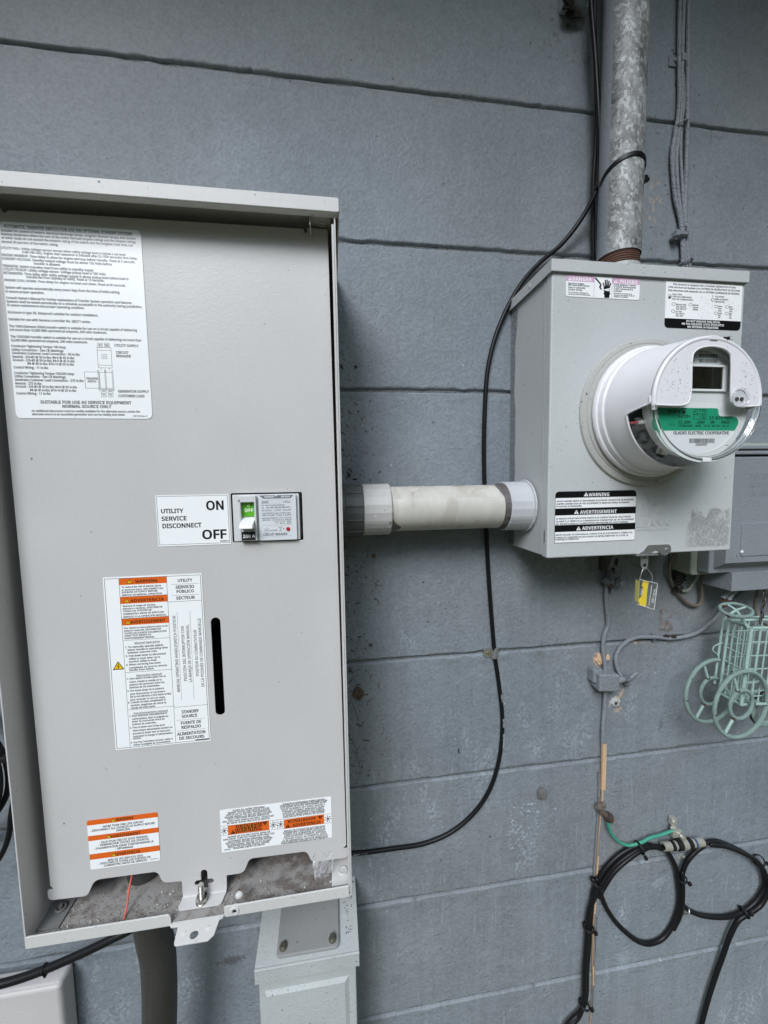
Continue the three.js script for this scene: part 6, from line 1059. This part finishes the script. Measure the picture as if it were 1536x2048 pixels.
  const gw = thing('green_wire', 'short green ground wire from rusty clamp to coax coupler', 'wire', [0.51, -0.62, 0.012]);
  part('jacket', tube([[0.4485, -0.575, 0.015], [0.4497, -0.5863, 0.014], [0.4573, -0.6064, 0.012], [0.4747, -0.6255, 0.011], [0.4919, -0.6331, 0.012], [0.5144, -0.6285, 0.014], [0.5314, -0.6238, 0.013], [0.5544, -0.6225, 0.012], [0.5765, -0.6175, 0.012]], 0.0026, 90), M.greenWire, gw);
  const rc = thing('split_bolt', 'rust-brown split bolt clamp where tan strip meets green wire', 'clamp', [0.445, -0.57, 0.012]);
  part('body', [cyl([0.4345, -0.5610, 0.010], [0.4500, -0.5725, 0.015], 0.0046, 0.0052, 14), hex([0, 0, 0], 0.0074, 0.0085, 'y').rotateZ(1.0).rotateY(-0.3).translate(0.4480, -0.5710, 0.016)], std([0.085, 0.06, 0.048], 0.7, { bumpMap: peel, bumpScale: 0.001 }), rc);
  part('bolt_end', cyl([0.4500, -0.5735, 0.017], [0.4535, -0.5755, 0.0215], 0.0038, 0.0036, 14), std([0.1, 0.055, 0.04], 0.7), rc);
  part('debris', (() => { const l = []; seed = 8; for (let i = 0; i < 26; i++) { const a = rr(0, 6.28), q = rr(0.004, 0.012); l.push(cyl([0.4355, -0.5555, 0.009], [0.4355 + Math.cos(a) * q, -0.5555 + Math.sin(a) * q, 0.009 + rr(-0.004, 0.006)], 0.0003, 0.0002, 4)); } l.push(lump([0.434, -0.556, 0.010], 0.0055, 4, [1, 1, 0.8], 0.6), lump([0.442, -0.5525, 0.011], 0.004, 6, [1, 1, 0.8], 0.6)); return l; })(), std([0.12, 0.1, 0.08], 0.8), rc);
  const pc = thing('cable_strap', 'small zinc strap with a screw holding right loop to the wall', 'clip', [0.614, -0.79, 0.006]);
  part('strap', [torus([0.6140, -0.7810, 0.008], 0.0062, 0.0012, [0.6, -0.4, 0], 28), bx(0.6085, 0.6205, -0.7985, -0.7835, 0.0005, 0.002, 0.0006)], M.zinc, pc);
  part('screw', lathe([[0.0001, 0.003], [0.0028, 0.0026], [0.0036, 0.0004]], [0.6145, -0.7945, 0.0018], 'z', 20), std([0.25, 0.2, 0.17], 0.45, { metalness: 0.7 }), pc);
}
// ---------------------------------------------------------------- wire tricycle planter hanging on a chain
{
  const t = thing('tricycle_planter', 'mint green wire tricycle basket hanging by a rusty chain at the right edge', 'wall planter', [0.66, -0.345, 0.05]);
  const wheel = (c, R, yaw) => {
    const n = [Math.sin(yaw), 0, Math.cos(yaw)], ax = a => [c[0] + Math.cos(a) * Math.cos(yaw), c[1] + Math.sin(a), c[2] - Math.cos(a) * Math.sin(yaw)], at = (a, r) => [c[0] + r * Math.cos(a) * Math.cos(yaw), c[1] + r * Math.sin(a), c[2] - r * Math.cos(a) * Math.sin(yaw)];
    const w = part('wheel', torus(c, R, 0.0029, n, 72), M.mint, t);
    part('hub_ring', torus(c, R * 0.43, 0.0026, n, 48), M.mint, w);
    for (const a of [1.95, 4.1, 6.15]) part('spoke', cyl(at(a, R * 0.46), at(a, R * 0.98), 0.0022, 0.0022, 10), M.mint, w);
    part('rust_spot', [1.95, 4.1, 6.15].map(a => lump(at(a, R * 0.47), 0.0027, Math.round(a * 10), [1, 1, 0.9], 0.5)).concat([1.95, 4.1, 6.15].map(a => lump(at(a, R * 0.955), 0.0025, Math.round(a * 7), [1, 1, 0.8], 0.5))).concat([2.6, 3.3, 2.3].map((a, i) => lump(at(a, R), 0.0027, i + 3, [1, 1, 1], 0.6))), M.rust, w).userData.kind = 'stuff';
    return w;
  };
  wheel([0.6005, -0.3470, 0.045], 0.0518, 0.087); wheel([0.5960, -0.3400, 0.094], 0.0508, 0.087);
  { const c = [0.668, -0.367, 0.075]; const g = new THREE.TorusGeometry(0.0235, 0.0052, 10, 48); g.scale(1, 1, 0.35); g.translate(...c); part('front_wheel', g, M.mint, t); part('tyre_edge', torus([c[0], c[1], c[2] - 0.003], 0.0275, 0.0018, [0, 0, 1]), M.darkRust, t); }
  const rod = (a, b, r = 0.0021) => cyl(a, b, r, r, 10), X0 = 0.6195, XF = 0.775, dx = -0.010; // the basket leans a little to the left at its foot
  const yt = x => -0.2292 - 0.05 * (x - X0), yb = x => yt(x) - 0.1195, bot = x => x + dx;
  const zb = 0.050, zf = 0.083;
  part('frame', [rod([X0, yt(X0), zb], [bot(X0), yb(X0), zb]), rod([X0 - 0.001, yt(X0) + 0.001, zb - 0.008], [bot(X0) - 0.001, yb(X0) + 0.012, zb - 0.008], 0.0018), rod([X0, yt(X0), zf], [bot(X0), yb(X0), zf], 0.0028), tube([[X0, yt(X0) - 0.002, zb - 0.007], [X0 + 0.002, yt(X0) + 0.002, zb - 0.008], [0.66, yt(0.66) + 0.002, zb - 0.008], [XF, yt(XF) + 0.002, zb - 0.008]], 0.0018), rod([X0, yt(X0), zb], [XF, yt(XF), zb]), rod([X0, yt(X0), zf], [XF, yt(XF), zf], 0.0024), rod([X0, yt(X0), zb], [X0, yt(X0), zf]), rod([bot(X0), yb(X0), zb], [bot(X0), yb(X0), zf]), rod([bot(X0), yb(X0), zf], [XF, yb(XF), zf], 0.0024), rod([bot(X0), yb(X0), zb], [XF, yb(XF), zb])], M.mint, t);
  const mesh = [];
  for (let i = 1; i <= 5; i++) { const f = i / 5.6; mesh.push(rod([X0 + dx * f, yt(X0) - 0.1195 * f, zb], [X0 + dx * f, yt(X0) - 0.1195 * f - 0.002, zf], 0.0010), rod([X0 + dx * f, yt(X0) - 0.1195 * f, zf], [XF, yt(XF) - 0.1195 * f, zf], 0.0009), rod([X0 + dx * f, yt(X0) - 0.1195 * f + 0.004, zb], [XF, yt(XF) - 0.1195 * f + 0.004, zb], 0.0011)); }
  for (let i = 1; i <= 3; i++) { const z = zb + (zf - zb) * i / 4; mesh.push(rod([X0, yt(X0), z], [bot(X0), yb(X0), z], 0.0010), rod([bot(X0), yb(X0), z], [XF, yb(XF), z], 0.0010)); }
  for (let i = 1; i <= 11; i++) { const x = X0 + i * 0.0125; mesh.push(rod([x, yt(x), zb], [bot(x), yb(x), zb], 0.0011)); if (i > 0) mesh.push(rod([x + 0.004, yt(x), zf], [bot(x) + 0.004, yb(x), zf], i % 2 ? 0.0017 : 0.0011)); }
  const bm = part('basket_mesh', mesh, M.mint, t);
  const bottomBars = []; for (let i = 0; i < 8; i++) bottomBars.push(rod([bot(X0) + 0.004 + i * 0.008, yb(X0) - i * 0.0004, zb], [bot(X0) + 0.022 + i * 0.008, yb(X0) - 0.002, zf], 0.0013)); part('basket_floor', bottomBars, M.mint, t);
  part('side_scroll', tube([[0.6165, -0.268, 0.045], [0.6080, -0.2705, 0.044], [0.6010, -0.2745, 0.044], [0.6000, -0.2795, 0.044], [0.6040, -0.2835, 0.044], [0.6085, -0.287, 0.044], [0.6110, -0.293, 0.045]], 0.0010, 40, false, 8), M.mint, t);
  const hb = part('handlebar', torus([0.6065, -0.2045, 0.070], 0.0185, 0.0024, [-0.205, 0.967, 0.168], 56), M.mint, t);
  part('crossbar', [rod([0.5890, -0.2105, 0.074], [0.6060, -0.2045, 0.071], 0.0019), rod([0.6060, -0.2045, 0.071], [0.6245, -0.2010, 0.070], 0.0017), rod([0.6020, -0.1990, 0.062], [0.6060, -0.2045, 0.071], 0.0015)], M.mint, hb);
  part('stem', rod([0.6055, -0.2045, 0.071], [0.6185, -0.2300, 0.079], 0.0022), M.mint, t);
  part('rust_patch', [lump([0.6010, -0.2035, 0.054], 0.003, 3, [2.2, 0.7, 0.8], 0.6), lump([0.5890, -0.2105, 0.074], 0.0026, 5, [1, 1, 1], 0.4)], M.rust, hb, 'rust on the far side of the ring');
  const ch = thing('hanging_chain', 'rusty link chain that holds up the mint planter', 'chain', [0.668, -0.205, 0.06]);
  for (let i = 0; i < 7; i++) { const y = -0.172 - i * 0.0092, x = 0.6705 - 0.0008 * i + (i % 2 ? 0.001 : -0.0005); const g = new THREE.TorusGeometry(0.0034, 0.0010, 8, 20); g.scale(0.78, 1.75, 1); g.rotateY(i % 2 ? 1.2 : 0.25); g.rotateZ(0.12 * (i % 3 - 1)); g.translate(x, y, 0.06); part('link', g, std([0.1, 0.085, 0.075], 0.6, { metalness: 0.5, map: gDirty }), ch); }
  const bw = thing('black_drop_wire', 'thin dark wire behind the planter chain under the telephone box', 'wire', [0.70, -0.22, 0.02]);
  part('wire', tube([[0.700, -0.17, 0.03], [0.7015, -0.195, 0.025], [0.704, -0.215, 0.02], [0.71, -0.235, 0.018], [0.722, -0.25, 0.018], [0.74, -0.26, 0.02]], 0.002), M.brownWire, bw);
  const jk = thing('paint_stub', 'painted ragged cable stub under the telephone box corner', 'wire', [0.65, -0.195, 0.03]);
  part('sleeve', [cyl([0.632, -0.176, 0.042], [0.618, -0.196, 0.040], 0.0042, 0.0034, 14), cyl([0.640, -0.176, 0.042], [0.628, -0.200, 0.040], 0.0040, 0.0034, 14)], std([0.3, 0.32, 0.33], 0.65, { map: gDirty }), jk);
  part('rust_patch', [lump([0.6235, -0.1995, 0.041], 0.005, 3, [1.8, 0.5, 0.8], 0.6)], M.rust, jk);
}
// ---------------------------------------------------------------- things below and beside the cabinet
{
  const d = thing('disconnect_box', 'grey electrical disconnect box standing under the right foot of the cabinet', 'electrical box', [-0.048, -0.95, 0]);
  const X0 = -0.1178, X1 = 0.0203, ZFr = 0.090;
  const topY = z => -0.6255 - (z / ZFr) * 0.0145;
  part('top_plate', (() => { const g = new THREE.BufferGeometry(); return merge([slopeSlab(X0, X1, 0, ZFr, topY, 0.0016), ext(poly([[X0, -0.6600, 0.001], [X1, -0.6600, 0.001], [X1, -0.6405, 0.0006], [X0, -0.6405, 0.0006]]), ZFr - 0.0015, ZFr, 0.0005), bx(X0, X0 + 0.0014, -0.6620, -0.641, 0.0, ZFr - 0.001, 0.0004), bx(X1 - 0.0014, X1, -0.6620, -0.641, 0, ZFr - 0.001, 0.0004), cylX(X0, X1, -0.6410, ZFr - 0.0015, 0.0018)]); })(), M.disc, d);
  part('body', bx(X0 + 0.0032, X1 - 0.0045, -0.955, -0.641, 0, 0.0835, 0.002), M.disc, d);
  const door = part('door_panel', frustum([X0 + 0.0105, X1 - 0.0145, -0.95, -0.6800], [X0 + 0.0135, X1 - 0.0205, -0.94, -0.6855], 0.0834, 0.0865), M.disc, d);
  // cover plate on the sloping top
  const cp = part('knockout_cover', (() => { const g = ext(poly([[-0.0905, -0.0835, 0.006], [-0.0064, -0.0835, 0.006], [-0.0064, -0.012, 0.003], [-0.0905, -0.012, 0.003]]), 0, 0.0042, 0.0016).rotateX(-Math.PI / 2); g.applyMatrix4(new THREE.Matrix4().makeRotationX(0.0)); const p = g.attributes.position; for (let i = 0; i < p.count; i++) p.setY(i, p.getY(i) + topY(p.getZ(i)) + 0.0012); g.computeVertexNormals(); return g; })(), std([0.27, 0.275, 0.27], 0.55, { map: gDirty }), d);
  for (const [x, z] of [[-0.0822, 0.0745], [-0.0155, 0.0750]]) part('screw', [lathe([[0.0001, 0.0035], [0.0022, 0.0034], [0.0026, 0.0025], [0.0050, 0.0022], [0.0054, 0.0012], [0.0054, 0]], [x, topY(z) + 0.0052, z], 'y', 24), hex([x, topY(z) + 0.0085, z], 0.0040, 0.004)], std([0.3, 0.29, 0.24], 0.4, { metalness: 0.8, map: gDirty }), cp);
  function slopeSlab(x0, x1, z0, z1, f, t) { const g = bx(x0, x1, -t, 0, z0, z1, 0.0004), p = g.attributes.position; for (let i = 0; i < p.count; i++) p.setY(i, p.getY(i) + f(p.getZ(i))); g.computeVertexNormals(); return g; }
  function cylX(x0, x1, y, z, r) { const g = cyl([x0, y, z], [x1, y, z], r, r, 16); return metreUV(g.toNonIndexed()); }
  part('rust_stain', (() => { const l = []; seed = 61; for (let i = 0; i < 34; i++) { const x = rr(0.001, 0.014) , z = rr(0.02, 0.07); const g = new THREE.CylinderGeometry(rr(0.0002, 0.0007), rr(0.0004, 0.0009), 0.0002, 7); g.translate(x, topY(z) + 0.0002, z); l.push(g); } return l; })(), M.darkRust, d, 'rusty specks beside the cover plate').userData.kind = 'stuff';

  const el = thing('dark_conduit', 'dark grey plastic conduit dropping from the cabinet floor', 'conduit', [-0.243, -0.70, 0.08]);
  part('pipe', tube([[-0.2440, -0.470, 0.082], [-0.2430, -0.540, 0.082], [-0.2412, -0.572, 0.081], [-0.2385, -0.600, 0.080], [-0.2383, -0.634, 0.080], [-0.2405, -0.675, 0.079], [-0.2440, -0.720, 0.078], [-0.249, -0.80, 0.074], [-0.254, -0.98, 0.068]], 0.0203, 80, false, 40), std([0.045, 0.044, 0.04], 0.5, { map: gDirty, bumpMap: peel, bumpScale: 0.0004 }), el);
  part('locknut', lathe([[0.0203, 0.006], [0.0255, 0.0055], [0.026, 0.001], [0.0203, 0]], [-0.2438, -0.4915, 0.082], 'y', 40), M.pvcDark, el);
  const bb = thing('pale_box', 'pale beige steel box at the lower left corner', 'electrical box', [-0.50, -0.95, 0]);
  part('body', bx(-0.75, -0.3905, -1.05, -0.6880, 0, 0.030, 0.007), std([0.55, 0.53, 0.52], 0.45, { map: gClean, bumpMap: peel, bumpScale: 0.00025 }), bb);
  const bc = thing('fat_black_cable', 'glossy black cable slanting across from lower left to under the cabinet', 'cable', [-0.40, -0.6, 0.09]);
  part('jacket', tube([[-0.60, -0.652, 0.046], [-0.52, -0.6535, 0.046], [-0.450, -0.6510, 0.046], [-0.408, -0.6440, 0.046], [-0.353, -0.6275, 0.046], [-0.311, -0.6130, 0.045], [-0.278, -0.602, 0.042], [-0.25, -0.585, 0.04], [-0.23, -0.55, 0.04], [-0.225, -0.47, 0.04]], 0.0052, 120), M.black, bc);
  part('cable_tie', [torus([-0.3950, -0.6405, 0.046], 0.0058, 0.0008, [0.9, 0.3, 0], 24), bx(-0.3965, -0.3935, -0.650, -0.6445, 0.044, 0.049, 0.0006)], M.blackMatte, bc);
  const lc = thing('black_cable_coil', 'coil of black cables hanging at the left edge beside the cabinet', 'cable', [-0.43, -0.38, 0.04]);
  for (const [dx, dz, r] of [[0, 0.03, 0.0036], [-0.004, 0.04, 0.0034], [-0.012, 0.036, 0.0036], [-0.018, 0.03, 0.0034]]) part('jacket', tube(Array.from({ length: 14 }, (_, i) => { const q = i / 14 * 6.2832; return [-0.505 + dx * 0.8 + (0.0755 + 0.002 * Math.sin(3 * q + dz * 90)) * Math.cos(q), -0.362 + dx * 0.4 + 0.096 * Math.sin(q), dz + 0.004 * Math.sin(2 * q + dx * 300)]; }), r, 120, true), M.black, lc);
  part('jacket', tube([[-0.4200, -0.40, 0.035], [-0.4265, -0.43, 0.035], [-0.4300, -0.448, 0.034], [-0.4370, -0.470, 0.034], [-0.450, -0.492, 0.034], [-0.47, -0.51, 0.034]], 0.0032, 50), M.black, lc);
  part('cable_tie', [torus([-0.432, -0.345, 0.034], 0.010, 0.001, [0.1, 1, 0], 28), bx(-0.4265, -0.419, -0.3485, -0.3415, 0.036, 0.044, 0.001)], M.blackMatte, lc);
}
// ---------------------------------------------------------------- small finds on the wall
lone('mud_nest', [lump([0.0312, -0.3215, 0.003], 0.0082, 3, [0.95, 1.05, 0.55], 0.35), ...[0, 1, 2, 3, 4, 5, 6].map(i => cyl([0.029, -0.320, 0.003], [0.029 + Math.cos(i * 0.95) * 0.012, -0.320 + Math.sin(i * 0.95) * 0.012, 0.001], 0.0004, 0.0003, 5))], std([0.2, 0.13, 0.075], 0.9, { bumpMap: peel, bumpScale: 0.002 }), 'small brown insect nest on the wall beside the cabinet', 'insect nest');
lone('snail_cocoon', [lump([0.3335, -0.5205, 0.006], 0.0085, 5, [0.85, 1.05, 0.8], 0.2), torus([0.3335, -0.5185, 0.009], 0.0055, 0.0012, [0.3, 0.5, 0.8], 24), torus([0.3345, -0.5225, 0.008], 0.0058, 0.0011, [0.3, 0.6, 0.7], 24), lump([0.331, -0.5295, 0.004], 0.005, 9, [0.9, 0.7, 0.5], 0.4)], std([0.3, 0.285, 0.27], 0.7, { map: gDirty, bumpMap: peel, bumpScale: 0.0015 }), 'grey-brown snail-like lump stuck on the wall right of the black cable', 'cocoon');
{
  seed = 404;
  const bit = (x, y, a, l) => { const g = new THREE.CylinderGeometry(0.0008, 0.0006, l, 6); g.rotateZ(a); g.translate(x, y, 0.0013); return g; };
  lone('seed_husk', bit(0.1910, -0.4345, 0.15, 0.008).scale(1.3, 1, 1).translate(-0.057, 0, 0), M.blackMatte, 'single dark seed husk stuck on the wall left of the black cable', 'seed');
  const l = []; for (let i = 0; i < 26; i++) { const x = 0.015 + rnd() * rnd() * 0.055, y = rr(-0.46, 0.17), a = rnd() * 3; l.push(bit(x, y, a, rr(0.003, 0.011))); if (rnd() < 0.3) l.push(lump([x + 0.002, y, 0.0015], rr(0.0008, 0.0022), i, [1, 1, 0.7], 0.6)); }
  for (let i = 0; i < 4; i++) { const y = rr(-0.42, 0.0), x = 0.014 + rnd() * 0.01; l.push(tube([[x, y, 0.002], [x + 0.006, y - 0.01, 0.003], [x + 0.01, y - 0.024, 0.002], [x + 0.012, y - 0.034, 0.001]], 0.0003, 12, false, 4)); }
  const o = lone('web_debris', l, std([0.055, 0.048, 0.038], 0.9), 'dark crumbs and old web strands along the wall right of the cabinet', 'debris'); o.userData.kind = 'stuff';
}
renderer.render(scene, camera);
